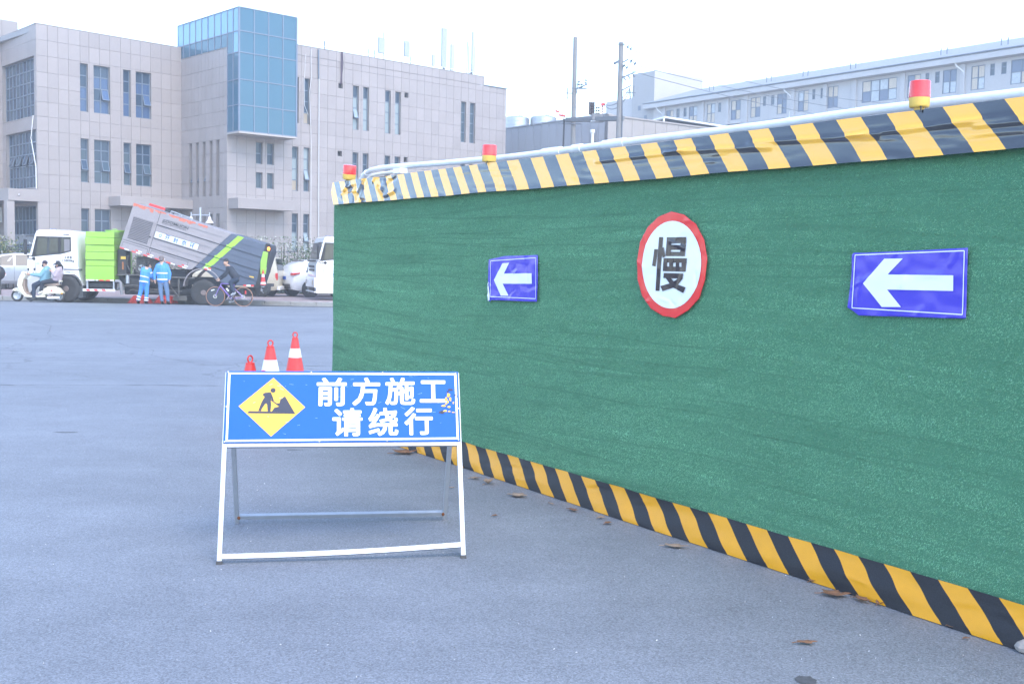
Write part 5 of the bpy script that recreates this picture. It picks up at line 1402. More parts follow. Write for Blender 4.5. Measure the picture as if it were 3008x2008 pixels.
for y in (.0, .32, 1.66, 1.98): wheel(TK, 6.24, .43, y, .48, .29, bolts=10)
MB().tube([(6.24,.1,.43),(6.24,2.2,.43)], .12, 12).ob('axle', M['dark_steel'], TK)
MB().box(4.95,5.5,.5,1.5,.95,1.22).ob('battery_box', M['dark_steel'], TK)
MB().box(6.9,8.0,.5,1.8,.35,.62).ob('rear_gear', M['dark_steel'], TK)
# cone carried on the tail of the sweeper
cx3, cz3 = t3(1785, 1140)
tc = cone(1, 'small red and white cone strapped to the tail of the sweeper truck', (-17.519+cx3*.9981, 39.25-.16+cx3*.061, -.035+cz3), R(3.5))
tc.scale = (.62,.62,.84); tc['group'] = 'traffic cones carried by vehicles'
del tc['group']

# second white truck, half hidden by the hoarding
TK2 = thing('parked_truck', 'white truck cab half hidden behind the left edge of the hoarding', 'truck', (-7.85, 43.4, .0), R(19))
truck_cab(TK2, text=False)
MB().box(1.75,5.5,.1,2.2,.7,2.3).ob('load_body', M['white_paint'], TK2, bevel=.03)
mb = MB(); put_text(mb, '开封', .62, .95, 1.02, 1.14, -.004, .01); mb.ob('lettering', M['ink_blue'], TK2, fix=False)

# passenger cars
def car(name, label, loc, rz, secs, mats, wheels, win, rear=None, front=None, flip=1, R_=.33, plate_=None, trim=None):
    c = thing(name, label, 'car' if 'van' not in name else 'van', loc, rz)
    rings = []
    for x, zl, zb, zt, wb, wt in secs:
        h = [(-wb*.90, zl), (-wb, zl+.14), (-wb*1.01, zl+(zb-zl)*.7), (-wb*.975, zb), (-wt, zt-.05 if zt-zb > .12 else zt-.01), (-wt*.86, zt)]
        rings.append([(x, y, z) for y, z in h] + [(x, -y, z) for y, z in h[::-1]])
    MB().loft(rings).ob('body', mats, c, smooth=32)
    def at(x):
        for (a, b) in zip(secs, secs[1:]):
            if a[0] <= x <= b[0]:
                t = (x-a[0])/(b[0]-a[0]); return [a[i]+(b[i]-a[i])*t for i in range(6)]
    def sp(x, t, s):
        q = at(x); y = (q[4]*.975)*(1-t) + q[5]*t + .009; z = q[2]*(1-t) + (q[3]-.05)*t; return (x, s*y, z)
    for s in (-1, 1):
        for xs_ in win:
            (a0, a1, b0, b1) = xs_
            k = 5; lo = [sp(a0+(b0-a0)*i/k, .06, s) for i in range(k+1)]; hi = [sp(a1+(b1-a1)*i/k, .92, s) for i in range(k+1)]
            MB().add(lo+hi, [(i,i+1,k+2+i,k+1+i) for i in range(k)]).ob('window', M['glass_dark'], c, fix=False)
        wr = [wheels[0], wheels[1]]
        for x in wr:
            w_ = at(x)[4]*1.01
            MB().disc((x, s*(w_+.006), R_), R_*1.17, True, 26).ob('wheel_arch', M['black_plastic'], c, fix=False)
    def glass(name, xa, xb, fa=.06, fb=.94, off=.012, wsc=.88):
        A, B = at(xa), at(xb); p = []
        for t, (q) in ((fa,0),(fb,0)):
            x = xa+(xb-xa)*t; y = (A[5]+(B[5]-A[5])*t)*wsc; z = A[3]+(B[3]-A[3])*t; p.append((x, y, z))
        dx = 1 if xb < xa else -1
        n = Vector((p[1][0]-p[0][0], 0, p[1][2]-p[0][2])); o = Vector((-abs(n.z)*(1 if xa < xb else -1), 0, abs(n.x))).normalized()*off
        MB().add([Vector((p[0][0],-p[0][1],p[0][2]))+o, Vector((p[0][0],p[0][1],p[0][2]))+o, Vector((p[1][0],p[1][1],p[1][2]))+o, Vector((p[1][0],-p[1][1],p[1][2]))+o], [(0,1,2,3)]).ob(name, M['glass_dark'], c, fix=False)
    if front: glass('windscreen', *front)
    if rear: glass('rear_window', *rear)
    for s in (-1, 1):
        for x in wheels:
            w_ = at(x)[4]*1.01
            if s < 0: wheel(c, x, R_, -w_-.012, R_, .2, M['galv'], 5, 5)
            else:
                q = wheel(c, x, R_, -w_-.012, R_, .2, M['galv'], 5, 5)
                q.rotation_euler = (0,0,math.pi); q.location = (2*x, 0, 0)
    for s in (-1, 1):
        for i, xs_ in enumerate(win[:2]):
            x = xs_[2] - .1; q = at(x); MB().box(x-.18,x-.02, s*(q[4]*.99+.012)-.012, s*(q[4]*.99+.012)+.012, q[2]-.13, q[2]-.10).ob('door_handle', mats if i < 9 else mats, c)
            g = MB(); x = xs_[2]+.04; q = at(x); g.box(x-.006,x+.006, s*q[4]*1.0-.012, s*q[4]*1.0+.012, q[1]+.16, q[2]-.02); g.ob('door_gap', M['groove'], c)
    return c, at
M['car_white'] = mat('car_white', (.78,.79,.80), .22, coat=.8)
suv = [(0,.42,.66,.70,.68,.62),(.10,.30,.84,.88,.84,.74),(.55,.26,.95,1.0,.90,.78),(1.15,.25,1.02,1.07,.92,.79),(1.95,.25,1.06,1.60,.92,.64),(2.6,.25,1.06,1.68,.92,.66),(3.7,.26,1.07,1.66,.92,.66),(4.25,.30,1.08,1.50,.90,.66),(4.5,.42,1.05,1.10,.86,.74),(4.58,.5,.9,.94,.80,.72)]
s1, at1 = car('parked_suv', 'silver white utility vehicle at the far left behind the scooter', (-25.35, 49.2, .06), R(27), suv, M['silver_paint'], (.85, 3.6), [(1.45,2.0,2.45,2.45),(2.55,2.55,3.5,3.5),(3.6,3.6,4.15,4.0)], rear=(4.5,4.25), front=(1.18,1.95), R_=.36)
for s in (-1,1): MB().ell((1.62, s*1.05, 1.12), (.09,.13,.09)).ob('mirror', M['car_white'], s1, smooth=60)
plate(s1, 'door_decal', rect(1.55,2.15,.62,.74), -.945, M['white_tape'], .003); plate(s1, 'door_decal', rect(1.72,2.13,.66,.74), -.949, M['red_tape'], .003)
van = [(0,.38,.75,.80,.66,.60),(.08,.28,.95,1.0,.74,.64),(.55,.25,1.0,1.12,.76,.66),(1.15,.25,1.0,1.66,.76,.62),(1.6,.25,1.0,1.74,.76,.63),(3.3,.26,1.0,1.74,.76,.63),(3.66,.28,1.0,1.66,.75,.62),(3.78,.34,.98,1.10,.74,.70),(3.80,.4,.8,.84,.72,.70)]
s2, at2 = car('minivan', 'beige microvan parked behind the tail of the sweeper truck', (-13.8, 46.9, .055), R(0), van, M['van_paint'], (.75, 3.12), [(1.0,1.2,1.75,1.75),(1.85,1.85,2.65,2.65),(2.75,2.75,3.5,3.45)], rear=(3.78,3.66), front=(.58,1.15), R_=.29)
for s in (-1,1): MB().box(3.70,3.80,s*.70-.05,s*.70+.05,.72,1.02).ob('tail_light', M['red_plastic'], s2, bevel=.01)
MB().box(3.78,3.90,-.72,.72,.30,.46).ob('bumper', M['white_tape'], s2, bevel=.02)
hat = [(0,.45,.90,.94,.74,.66),(.06,.32,1.0,1.06,.84,.72),(.28,.27,1.06,1.34,.90,.66),(.75,.26,1.04,1.58,.92,.64),(1.6,.25,1.0,1.63,.92,.65),(2.3,.25,.98,1.56,.92,.64),(3.1,.25,.96,1.02,.92,.80),(3.8,.27,.88,.93,.90,.76),(4.3,.32,.74,.78,.82,.70),(4.45,.4,.62,.66,.70,.62)]
s3, at3 = car('parked_hatchback', 'white crossover car seen from its rear corner beside the truck cab', (-9.95, 47.2, .06), R(36), hat, M['car_white'], (.80, 3.55), [(.62,.85,1.45,1.45),(1.55,1.55,2.6,2.2)], rear=(.20,.75), front=(3.1,2.3), R_=.34)
for s in (-1,1): MB().prism([(-.02,.93),(.32,1.0),(.34,1.06),(.0,1.03)], s*.80-.13, s*.80+.13).ob('tail_light', M['red_plastic'], s3, bevel=.01)
MB().box(-.05,.05,-.62,.62,.34,.55).ob('bumper', M['black_plastic'], s3, bevel=.03)
MB().box(-.045,-.02,-.24,.24,.74,.88).ob('number_plate', M['ink_blue'], s3)

# ---------------------------------------------------------------- people
def remesh(o, v, it=2):
    m_ = o.modifiers.new('skin','REMESH'); m_.mode = 'VOXEL'; m_.voxel_size = v; m_.use_smooth_shade = True
    q = o.modifiers.new('smooth','SMOOTH'); q.factor = .5; q.iterations = it
    return o
JACK = {}
def person(label, loc, J, jacket, trousers, shoes, hair, face=-1, rz=0, hat=None, mask=None, build=1.0, puff=0.0, hands=True, group=None):
    """J: joints in metres, local x right, y away, z up.  face: direction the face looks in plan (vector)"""
    p = thing('person', label, 'person', loc, rz, group)
    V = {k: Vector(v) for k, v in J.items()}
    f = Vector(face).normalized(); up_ = Vector((0,0,1)); rt = f.cross(up_)
    hd = V['head']; b = MB()
    b.ell(hd + Vector((0,0,.015)) - f*.012, (.078,.078,.105)); b.ell(hd + f*.022 - Vector((0,0,.045)), (.062,.062,.075))
    b.cap(hd + f*.085 + Vector((0,0,-.005)), hd + f*.098 + Vector((0,0,-.035)), .011, .015, 8)
    for s in (-1,1): b.ell(hd + rt*s*.080 - f*.005, (.018,.018,.03))
    b.cap(hd - Vector((0,0,.07)) - f*.01, V['neck'], .052, .058)
    b.cap(V['neck'], V['chest'], .08, .13*build); b.cap(V['chest'], V['pelvis'], .125*build, .125*build)
    for s in 'LR':
        b.cap(V['sh'+s], V['el'+s], .047, .038); b.cap(V['el'+s], V['ha'+s], .038, .028); b.cap(V['sh'+s], V['neck'], .05, .05)
        b.cap(V['hip'+s], V['kn'+s], .078, .055); b.cap(V['kn'+s], V['an'+s], .052, .038)
        if hands:
            d = (V['ha'+s]-V['el'+s]).normalized(); n = d.cross(f if abs(d.dot(f)) < .9 else up_).normalized(); c = n.cross(d)
            h0 = V['ha'+s]; b.cap(h0, h0 + d*.07, .026, .030)
            for i, (o_, l) in enumerate(((-.027,.055),(-.009,.068),(.009,.064),(.027,.048))):
                a0 = h0 + d*.08 + c*o_; k1 = a0 + d*l*.55 + n*.006; k2 = k1 + d*l*.3 + n*.022
                b.cap(a0, k1, .0095, .009, 7); b.cap(k1, k2, .009, .0075, 7)
            b.cap(h0 + d*.02 + c*-.03, h0 + d*.055 + c*-.052 + n*.012, .012, .010, 7)
    remesh(b.ob('body', M['skin'], p), .008, 1)
    # jacket
    j = MB(); g = .022 + puff
    j.cap(V['neck'] - Vector((0,0,.03)), V['chest'], .085+puff, .150*build+puff)
    j.cap(V['chest'], V['pelvis'] + (V['chest']-V['pelvis'])*.08, .150*build+puff, .148*build+puff)
    for s in 'LR':
        ch = V['chest'] + (V['sh'+s]-V['neck'])*.55; j.cap(V['sh'+s], ch, .07+puff, .11*build+puff)
        pl2 = V['hip'+s] + Vector((0,0,.04)); j.cap(ch, pl2, .11*build+puff, .105*build+puff)
        j.cap(V['sh'+s], V['el'+s], .066+puff, .056+puff*.8); j.cap(V['el'+s], V['ha'+s] - (V['ha'+s]-V['el'+s])*.10, .056+puff*.8, .040+puff*.3)
        j.cap(V['sh'+s], V['neck'] - Vector((0,0,.02)), .068+puff, .07)
    remesh(j.ob('jacket', jacket, p), .014, 3)
    t = MB()
    for s in 'LR':
        t.cap(V['hip'+s], V['kn'+s], .100, .076); t.cap(V['kn'+s], V['an'+s] + Vector((0,0,.03)), .074, .058); t.cap(V['hip'+s], V['pelvis'], .108, .115)
    remesh(t.ob('trousers', trousers, p), .013, 3)
    for s in 'LR':
        q = MB(); q.cap(V['an'+s] + (V['an'+s]-V['to'+s])*.35 - Vector((0,0,.03)), V['to'+s], .045, .038); q.cap(V['an'+s], V['an'+s] - Vector((0,0,.04)), .045, .048)
        remesh(q.ob('shoe', shoes, p), .01, 2)
    h = MB(); T = hd + Vector((0,0,.038)) - f*.022
    if hat is not None:
        h.ell(hd + Vector((0,0,.05)) - f*.012, (.096,.096,.085)); 
        if hat[1]: h.cap(hd + f*.08 + Vector((0,0,.055)), hd + f*.15 + Vector((0,0,.045)), .03, .02)
        remesh(h.ob('hat', hat[0], p), .01, 2)
        if hat[2]:
            q = MB(); q.cap(hd - f*.10 + Vector((0,0,.03)), hd - f*.17 - Vector((0,0,.08)), .03, .03); q.cap(hd - f*.17 - Vector((0,0,.08)), hd - f*.175 - Vector((0,0,.2)), .03, .012); q.ell(hd - f*.03 - Vector((0,0,.01)), (.085,.085,.10)); remesh(q.ob('hair', hair, p), .01, 2)
    else:
        h.ell(T, (.088,.088,.092)); h.ell(hd - f*.05 - Vector((0,0,.02)), (.07,.07,.07)); remesh(h.ob('hair', hair, p), .009, 2)
    if mask is not None:
        q = MB(); q.ell(hd + f*.045 - Vector((0,0,.05)), (.064,.064,.055)); remesh(q.ob('mask', mask, p), .01, 1)
    for s in (-1,1):
        MB().ell(hd + f*.073 + rt*s*.030 + Vector((0,0,.012)), (.011,.011,.006), n=8, k=5).ob('eye', M['hair'], p, smooth=60)
        if mask is None: MB().cap(hd + f*.074 + rt*s*.018 + Vector((0,0,.030)), hd + f*.068 + rt*s*.045 + Vector((0,0,.032)), .005, .004, 6).ob('eyebrow', M['hair'], p)
    if mask is None: MB().cap(hd + f*.080 + rt*.022 - Vector((0,0,.062)), hd + f*.080 - rt*.022 - Vector((0,0,.062)), .006, .006, 6).ob('mouth', mat('lip',(.34,.12,.10),.5), p)
    return p
def band(p, name, a, b, r, w, m, sy=.72):
    a, b = Vector(a), Vector(b); d = (b-a).normalized(); T = Matrix.Translation(a) @ d.to_track_quat('Z','Y').to_matrix().to_4x4()
    if isinstance(r, tuple): rx, ry = r
    else: rx = ry = r
    T = T @ Matrix.Diagonal((rx, ry, 1, 1))
    return MB().lathe([(1,-w/2),(1.01,0),(1,w/2)], 24, 0, T, cap=False).ob(name, m, p, smooth=60)
w5 = lambda x, y: (x/718, (1495-y)/718)
def j3(fn, x, y, d=0): q = fn(x, y); return (q[0], d, q[1])
M['work_blue'] = mat('work_blue', (.07,.27,.70), .75, var=.12, vs=7, bump=.4, bs=9)
M['denim'] = mat('grey_blue_trousers', (.11,.18,.30), .85, var=.12, vs=7, bump=.4, bs=9)
M['reflect'] = mat('reflective_band', (.72,.72,.68), .5)
M['dark_shoe'] = mat('dark_shoe', (.03,.03,.03), .7)
ww = lambda x, y, d=0: j3(w5, x, y, d)
Wl = (-14.153, 38.7, -.02)
wr = person('taller worker in blue jacket and grey blue trousers seen from behind', Wl,
    dict(head=ww(1185,335), neck=ww(1185,430), chest=ww(1195,580), pelvis=ww(1210,880), shL=ww(1075,505), shR=ww(1310,505), elL=ww(1000,690,-.02), elR=ww(1395,690,-.02), haL=ww(1015,865,-.05), haR=ww(1390,860,-.05),
         hipL=ww(1145,905), hipR=ww(1275,905), knL=ww(1160,1180,-.01), knR=ww(1325,1180,-.01), anL=ww(1185,1420,.0), anR=ww(1340,1420,.0), toL=ww(1180,1468,.13), toR=ww(1345,1468,.13)), M['work_blue'], M['denim'], M['dark_shoe'], M['grey_hair'], face=(0.1,1,0), build=1.08, group='street workers beside the sweeper')
band(wr, 'reflective_band', ww(1200,690), ww(1200,600), (.215,.165), .045, M['reflect'])
band(wr, 'reflective_band', ww(1205,850), ww(1205,760), (.205,.165), .05, M['reflect'])
for s, x in (('L',1150),('R',0)): pass
mb = MB(); put_text(mb, '环卫', 1.56, 1.73, 1.405, 1.435, -.172, .01); mb.ob('back_lettering', M['reflect'], wr, fix=False)
wl_ = person('stooping worker in matching blue overalls with white leg bands', Wl,
    dict(head=ww(830,505,.08), neck=ww(790,570,.05), chest=ww(765,690,.02), pelvis=ww(735,945,-.02), shL=ww(700,600,.0), shR=ww(860,620,.08), elL=ww(700,760,.16), elR=ww(905,790,.10), haL=ww(800,860,.30), haR=ww(930,850,.18),
         hipL=ww(690,975,-.02), hipR=ww(795,975,.0), knL=ww(635,1190,.02), knR=ww(790,1190,.03), anL=ww(575,1420,-.02), anR=ww(775,1425,.0), toL=ww(560,1470,.12), toR=ww(785,1472,.13)), M['work_blue'], M['work_blue'], M['dark_shoe'], M['hair'], face=(.65,.75,-.1), build=.98, group='street workers beside the sweeper')
band(wl_, 'reflective_band', ww(742,795,.0), ww(765,690,.02), (.185,.16), .04, M['reflect'])
band(wl_, 'reflective_band', ww(728,920,-.02), ww(742,795,.0), (.185,.16), .045, M['reflect'])
for a, b in ((ww(597,1300,-.0), ww(635,1190,.02)), (ww(585,1370,-.01), ww(635,1190,.02)), (ww(783,1330,.02), ww(790,1190,.03)), (ww(780,1390,.01), ww(790,1190,.03))): band(wl_, 'reflective_band', a, b, .079, .045, M['reflect'])
band(wl_, 'reflective_band', ww(880,695,.09), ww(905,790,.10), .072, .05, M['reflect'])

# bicycle and rider
c6_ = lambda x, y, d=0: ((x-140)/776, d, (1468-y)/776)
BK = (-10.707, 37.9, -.0)
bk = thing('bicycle', 'purple road bicycle with brown tyre walls and a solid front disc wheel', 'bicycle', BK)
M['purple'] = mat('purple_frame', (.20,.12,.40), .3, coat=.5)
M['tan'] = mat('tan_tyre', (.38,.20,.13), .7)
M['carbon'] = mat('carbon_disc', (.035,.042,.055), .3)
def bwheel(c, disc):
    n = 48; r = .325
    MB().tube([(c[0]+r*math.cos(2*math.pi*i/n), 0, c[2]+r*math.sin(2*math.pi*i/n)) for i in range(n+1)], .013, 8, cap=False).ob('tyre', M['tan'], bk, smooth=60)
    MB().tube([(c[0]+(r-.022)*math.cos(2*math.pi*i/n), 0, c[2]+(r-.022)*math.sin(2*math.pi*i/n)) for i in range(n+1)], .013, 6, cap=False).ob('rim', M['black_plastic'], bk, smooth=60)
    MB().tube([(c[0],-.05,c[2]),(c[0],.05,c[2])], .022, 10).ob('hub', M['chrome'], bk)
    if disc:
        q = MB(); q.lathe([(.30,-.004),(.10,-.014),(.001,-.015)], 40, 0, Matrix.Translation((c[0],0,c[2])) @ Matrix.Rotation(R(90),4,'X')); q.lathe([(.30,-.004),(.10,-.014),(.001,-.015)], 40, 0, Matrix.Translation((c[0],0,c[2])) @ Matrix.Rotation(R(-90),4,'X'))
        d_ = q.ob('disc_wheel', M['carbon'], bk, smooth=50)
        MB().bar((c[0]-.15,-.012,c[2]+.20),(c[0]-.03,-.014,c[2]+.235),.035,.004,0,(0,1,0)).ob('decal', M['white_tape'], d_)
    else:
        for i in range(18):
            a = 2*math.pi*i/18; MB().tube([(c[0]+.02*math.cos(a+1), .02*(-1)**i, c[2]+.02*math.sin(a+1)),(c[0]+.31*math.cos(a), 0, c[2]+.31*math.sin(a))], .0016, 4).ob('spoke', M['chrome'], bk)
    MB().lathe([(.07,-.002),(.07,.002),(.05,.002),(.05,-.002)], 24, 0, Matrix.Translation((c[0],-.035,c[2])) @ Matrix.Rotation(R(90),4,'X'), cap=False).ob('brake_disc', M['chrome'], bk)
fc, rc_ = c6_(395,1198), c6_(1150,1203)
fc = (fc[0],0,.338); rc_ = (rc_[0],0,.338)
bwheel(fc, True); bwheel(rc_, False)
bb_ = c6_(830,1262); ht, hb = c6_(548,855), c6_(532,915); stp = c6_(905,870); seat = c6_(935,770)
for a, b, r_, nm in ((ht,hb,.022,'head_tube'),(hb,bb_,.026,'down_tube'),(ht,stp,.019,'top_tube'),(bb_,stp,.018,'seat_tube'),(stp,seat,.014,'seat_post')): MB().tube([a,b], r_, 10).ob(nm, M['purple'] if nm != 'seat_post' else M['black_plastic'], bk, smooth=60)
for y in (-.045,.045):
    MB().tube([hb,(hb[0]-.03,y,hb[2]-.06),(fc[0],y,fc[2])], [.018,.016,.011], 8).ob('fork_blade', M['purple'], bk, smooth=60)
    MB().tube([(bb_[0]+.03,y*.6,bb_[2]),(rc_[0],y,rc_[2])], .011, 8).ob('chain_stay', M['purple'], bk, smooth=60)
    MB().tube([(stp[0]-.02,y*.4,stp[2]-.12),(rc_[0],y,rc_[2])], .009, 8).ob('seat_stay', M['purple'], bk, smooth=60)
MB().cap((seat[0]-.13,0,seat[2]+.01),(seat[0]+.08,0,seat[2]+.015),.022,.055).ob('saddle', M['black_plastic'], bk, smooth=60)
MB().tube([ht,(ht[0]+.0,0,ht[2]+.05),(ht[0]-.08,0,ht[2]+.07)], .016, 8).ob('stem', M['black_plastic'], bk)
for y in (-.2,.2):
    MB().tube([(ht[0]-.08,0,ht[2]+.07),(ht[0]-.08,y,ht[2]+.07),(ht[0]-.17,y,ht[2]+.06),(ht[0]-.21,y,ht[2]+.0),(ht[0]-.19,y,ht[2]-.07),(ht[0]-.10,y,ht[2]-.09)], .014, 8).ob('handlebar', M['black_plastic'], bk, smooth=60)
    MB().tube([(ht[0]-.19,y,ht[2]+.06),(ht[0]-.24,y,ht[2]+.09),(ht[0]-.26,y,ht[2]+.0)], .012, 6).ob('brake_lever', M['black_plastic'], bk)
MB().lathe([(.095,-.004),(.095,.004),(.07,.004),(.07,-.004)], 28, 0, Matrix.Translation((bb_[0],-.05,bb_[2])) @ Matrix.Rotation(R(90),4,'X'), cap=False).ob('chain_ring', M['black_plastic'], bk)
for a, b in (((bb_[0],-.06,bb_[2]),(bb_[0]+.10,-.07,bb_[2]+.12)),((bb_[0],.06,bb_[2]),(bb_[0]-.06,.07,bb_[2]-.15))): MB().bar(a, b, .022, .012).ob('crank', M['chrome'], bk)
for a, b, m_ in ((c6_(700,985,-.0),c6_(760,1060,0),'white_tape'),(c6_(785,1110,0),c6_(800,1000,0),'carbon')): MB().tube([(a[0],-.03,a[2]),(b[0],-.03,b[2])], .034, 12).ob('water_bottle', M[m_], bk, smooth=50)
MB().box(rc_[0]+.06,rc_[0]+.10,-.02,.02,rc_[2]+.10,rc_[2]+.22).ob('rear_light', M['red_plastic'], bk)
M['black_cloth'] = mat('black_cloth', (.022,.026,.036), .8, bump=.4, bs=9)
M['navy_cloth'] = mat('navy_cloth', (.022,.034,.06), .85, bump=.4, bs=9)
cc = lambda x, y, d=0: c6_(x, y, d)
person('cyclist in dark hoodie leaning on handlebars and looking towards the camera', BK,
    dict(head=cc(680,275,-.02), neck=cc(735,400), chest=cc(800,480), pelvis=cc(955,690), shL=cc(775,440,-.17), shR=cc(745,440,.16), elL=cc(715,620,-.20), elR=cc(610,600,.2), haL=cc(560,745,-.20), haR=cc(455,715,.2),
         hipL=cc(955,725,-.09), hipR=cc(955,725,.09), knL=cc(825,830,-.10), knR=cc(830,930,.10), anL=cc(915,1095,-.09), anR=cc(850,1300,.09), toL=cc(850,1150,-.09), toR=cc(765,1355,.09)), M['black_cloth'], M['navy_cloth'], mat('grey_shoe',(.35,.36,.38),.6), M['hair'], face=(-.45,-.9,-.08), build=.95)

# scooter with two riders
s_ = lambda x, y, d=0: ((x-145)/357, d, (1505-y)/357)
SCO = (-17.969, 38.85, -.02)
sc = thing('scooter', 'cream electric scooter carrying two riders in front of the white cab', 'scooter', SCO)
M['cream'] = mat('cream_paint', (.74,.68,.54), .3, coat=.6)
M['brown_trim'] = mat('brown_trim', (.30,.22,.17), .6)
def spoly(name, pts, w, m, y=0, bev=.02):
    return MB().prism([(s_(*q)[0], s_(*q)[2]) for q in pts], y-w, y+w).ob(name, m, sc, bevel=bev, smooth=40)
for cx in (230, 765):
    c = s_(cx, 1428); r = .215; n = 32
    MB().tube([(c[0]+(r-.035)*math.cos(2*math.pi*i/n), 0, c[2]+(r-.035)*math.sin(2*math.pi*i/n)) for i in range(n+1)], .038, 8, cap=False).ob('tyre', M['rubber'], sc, smooth=60)
    MB().lathe([(r*.68,-.02),(r*.60,.0),(r*.3,-.015),(r*.2,-.035),(.001,-.035)], 24, 0, Matrix.Translation((c[0],0,c[2])) @ Matrix.Rotation(R(90),4,'X') @ Matrix.Translation((0,0,.02))).ob('rim', M['galv'], sc, smooth=40)
spoly('front_fender', [(165,1360),(200,1335),(255,1322),(300,1340),(315,1420),(285,1415),(240,1372),(195,1372)], .06, M['cream'])
spoly('leg_shield', [(250,1300),(262,1230),(290,1165),(330,1115),(385,1130),(378,1165),(335,1215),(312,1290),(335,1370),(372,1412),(445,1425),(600,1415),(606,1440),(440,1450),(350,1442),(290,1380)], .15, M['cream'])
spoly('shield_trim', [(335,1220),(350,1215),(345,1300),(365,1380),(420,1415),(372,1410),(336,1370),(314,1290)], .12, M['brown_trim'])
spoly('rear_body', [(512,1440),(545,1395),(585,1330),(640,1302),(730,1296),(775,1320),(832,1392),(800,1400),(700,1392),(600,1410)], .14, M['cream'], bev=.035)
spoly('seat', [(548,1300),(560,1262),(640,1245),(760,1258),(785,1285),(730,1298),(640,1302)], .13, M['brown_trim'], bev=.03)
spoly('under_tray', [(340,1452),(600,1442),(660,1460),(640,1480),(380,1480)], .11, M['black_plastic'])
MB().tube([s_(640,1447,-.15), s_(790,1443,-.15)], .05, 14).ob('silencer', M['white_tape'], sc, smooth=40)
MB().tube([s_(600,1470,-.1), s_(690,1410,-.1), s_(790,1428,-.1)], .02, 6).ob('swing_arm', M['black_plastic'], sc)
MB().tube([s_(330,1130), s_(352,1145), s_(250,1400)], .028, 8).ob('steering_column', M['white_tape'], sc)
MB().ell(s_(322,1140,0), (.10,.12,.075)).ob('headlight_cowl', M['cream'], sc, smooth=60)
MB().tube([(s_(385,1150)[0],-.32,s_(385,1150)[2]), (s_(355,1150)[0],-.1,s_(355,1155)[2]), (s_(355,1150)[0],.1,s_(355,1155)[2]), (s_(385,1150)[0],.32,s_(385,1150)[2])], .018, 8).ob('handlebar', M['black_plastic'], sc)
for y in (-.24,.24):
    a = s_(395,1140,y); MB().tube([a, (a[0]+.06,y,a[2]+.10)], .007, 6).ell((a[0]+.055,y,a[2]+.14),(.03,.045,.055)).ob('mirror', M['black_plastic'], sc, smooth=60)
MB().tube([s_(690,1298,-.1), s_(740,1285,-.1), s_(785,1272,-.1), s_(783,1225,-.1), s_(783,1225,.1), s_(785,1272,.1), s_(690,1298,.1)], .014, 6).ob('rear_rack', M['chrome'], sc, smooth=60)
MB().box(s_(765,0)[0], s_(800,0)[0], -.09, .09, s_(0,1245)[2], s_(0,1222)[2]).ob('back_pad', M['cream'], sc, bevel=.015)
MB().ell(s_(815,1388,-.12), (.05,.03,.032)).ob('indicator', M['amber'], sc, smooth=60)
c = s_(690,1355)
mk = MB(); n = 18
for r0, r1 in ((.044,.034),): mk.add([(c[0]+r*math.cos(2*math.pi*i/n), -.1425, c[2]+r*.8*math.sin(2*math.pi*i/n)) for r in (r0,r1) for i in range(n)], [(i,(i+1)%n,n+(i+1)%n,n+i) for i in range(n)])
mk.add([(c[0]-.03,-.1425,c[2]+.02),(c[0]+.03,-.1425,c[2]+.02),(c[0]+.006,-.1425,c[2]-.03),(c[0]-.006,-.1425,c[2]-.03)], [(0,1,2,3)])
mk.ob('emblem', M['red_tape'], sc, fix=False)
sp_ = lambda x, y, d=0: s_(x, y, d)
M['teal_puff'] = mat('teal_jacket', (.17,.33,.40), .45, var=.06, vs=6, bump=.5, bs=7)
M['pink_puff'] = mat('mauve_jacket', (.42,.34,.38), .45, var=.06, vs=6, bump=.5, bs=7)
person('scooter driver in teal puffer jacket, dark woolly hat and black mask', SCO,
    dict(head=sp_(585,1020), neck=sp_(612,1070), chest=sp_(600,1130), pelvis=sp_(590,1235), shL=sp_(622,1095,-.17), shR=sp_(610,1095,.17), elL=sp_(565,1165,-.22), elR=sp_(560,1165,.22), haL=sp_(440,1152,-.25), haR=sp_(440,1152,.25),
         hipL=sp_(580,1240,-.09), hipR=sp_(580,1240,.09), knL=sp_(465,1290,-.14), knR=sp_(460,1290,.12), anL=sp_(470,1450,-.17), anR=sp_(400,1415,.10), toL=sp_(425,1490,-.18), toR=sp_(350,1432,.10)), M['teal_puff'], M['navy_cloth'], M['dark_shoe'], M['hair'], face=(-1,-.15,-.12), hat=(mat('wool_hat',(.035,.022,.035),.9,bump=.5,bs=60),0,0), mask=M['black_cloth'], puff=.028, group='riders on the cream scooter')
person('scooter passenger in mauve puffer jacket with cap and ponytail', SCO,
    dict(head=sp_(752,1032), neck=sp_(772,1075), chest=sp_(765,1130), pelvis=sp_(745,1215), shL=sp_(775,1100,-.14), shR=sp_(765,1100,.14), elL=sp_(745,1165,-.18), elR=sp_(740,1165,.18), haL=sp_(690,1120,-.08), haR=sp_(690,1130,.08),
         hipL=sp_(735,1225,-.09), hipR=sp_(735,1225,.09), knL=sp_(590,1250,-.19), knR=sp_(590,1250,.19), anL=sp_(560,1365,-.18), anR=sp_(560,1365,.18), toL=sp_(535,1392,-.18), toR=sp_(535,1392,.18)), M['pink_puff'], M['black_cloth'], mat('white_shoe',(.65,.62,.56),.6), M['hair'], face=(-1,-.1,-.15), hat=(M['black_cloth'],1,1), mask=M['black_cloth'], puff=.03, build=.85, group='riders on the cream scooter')

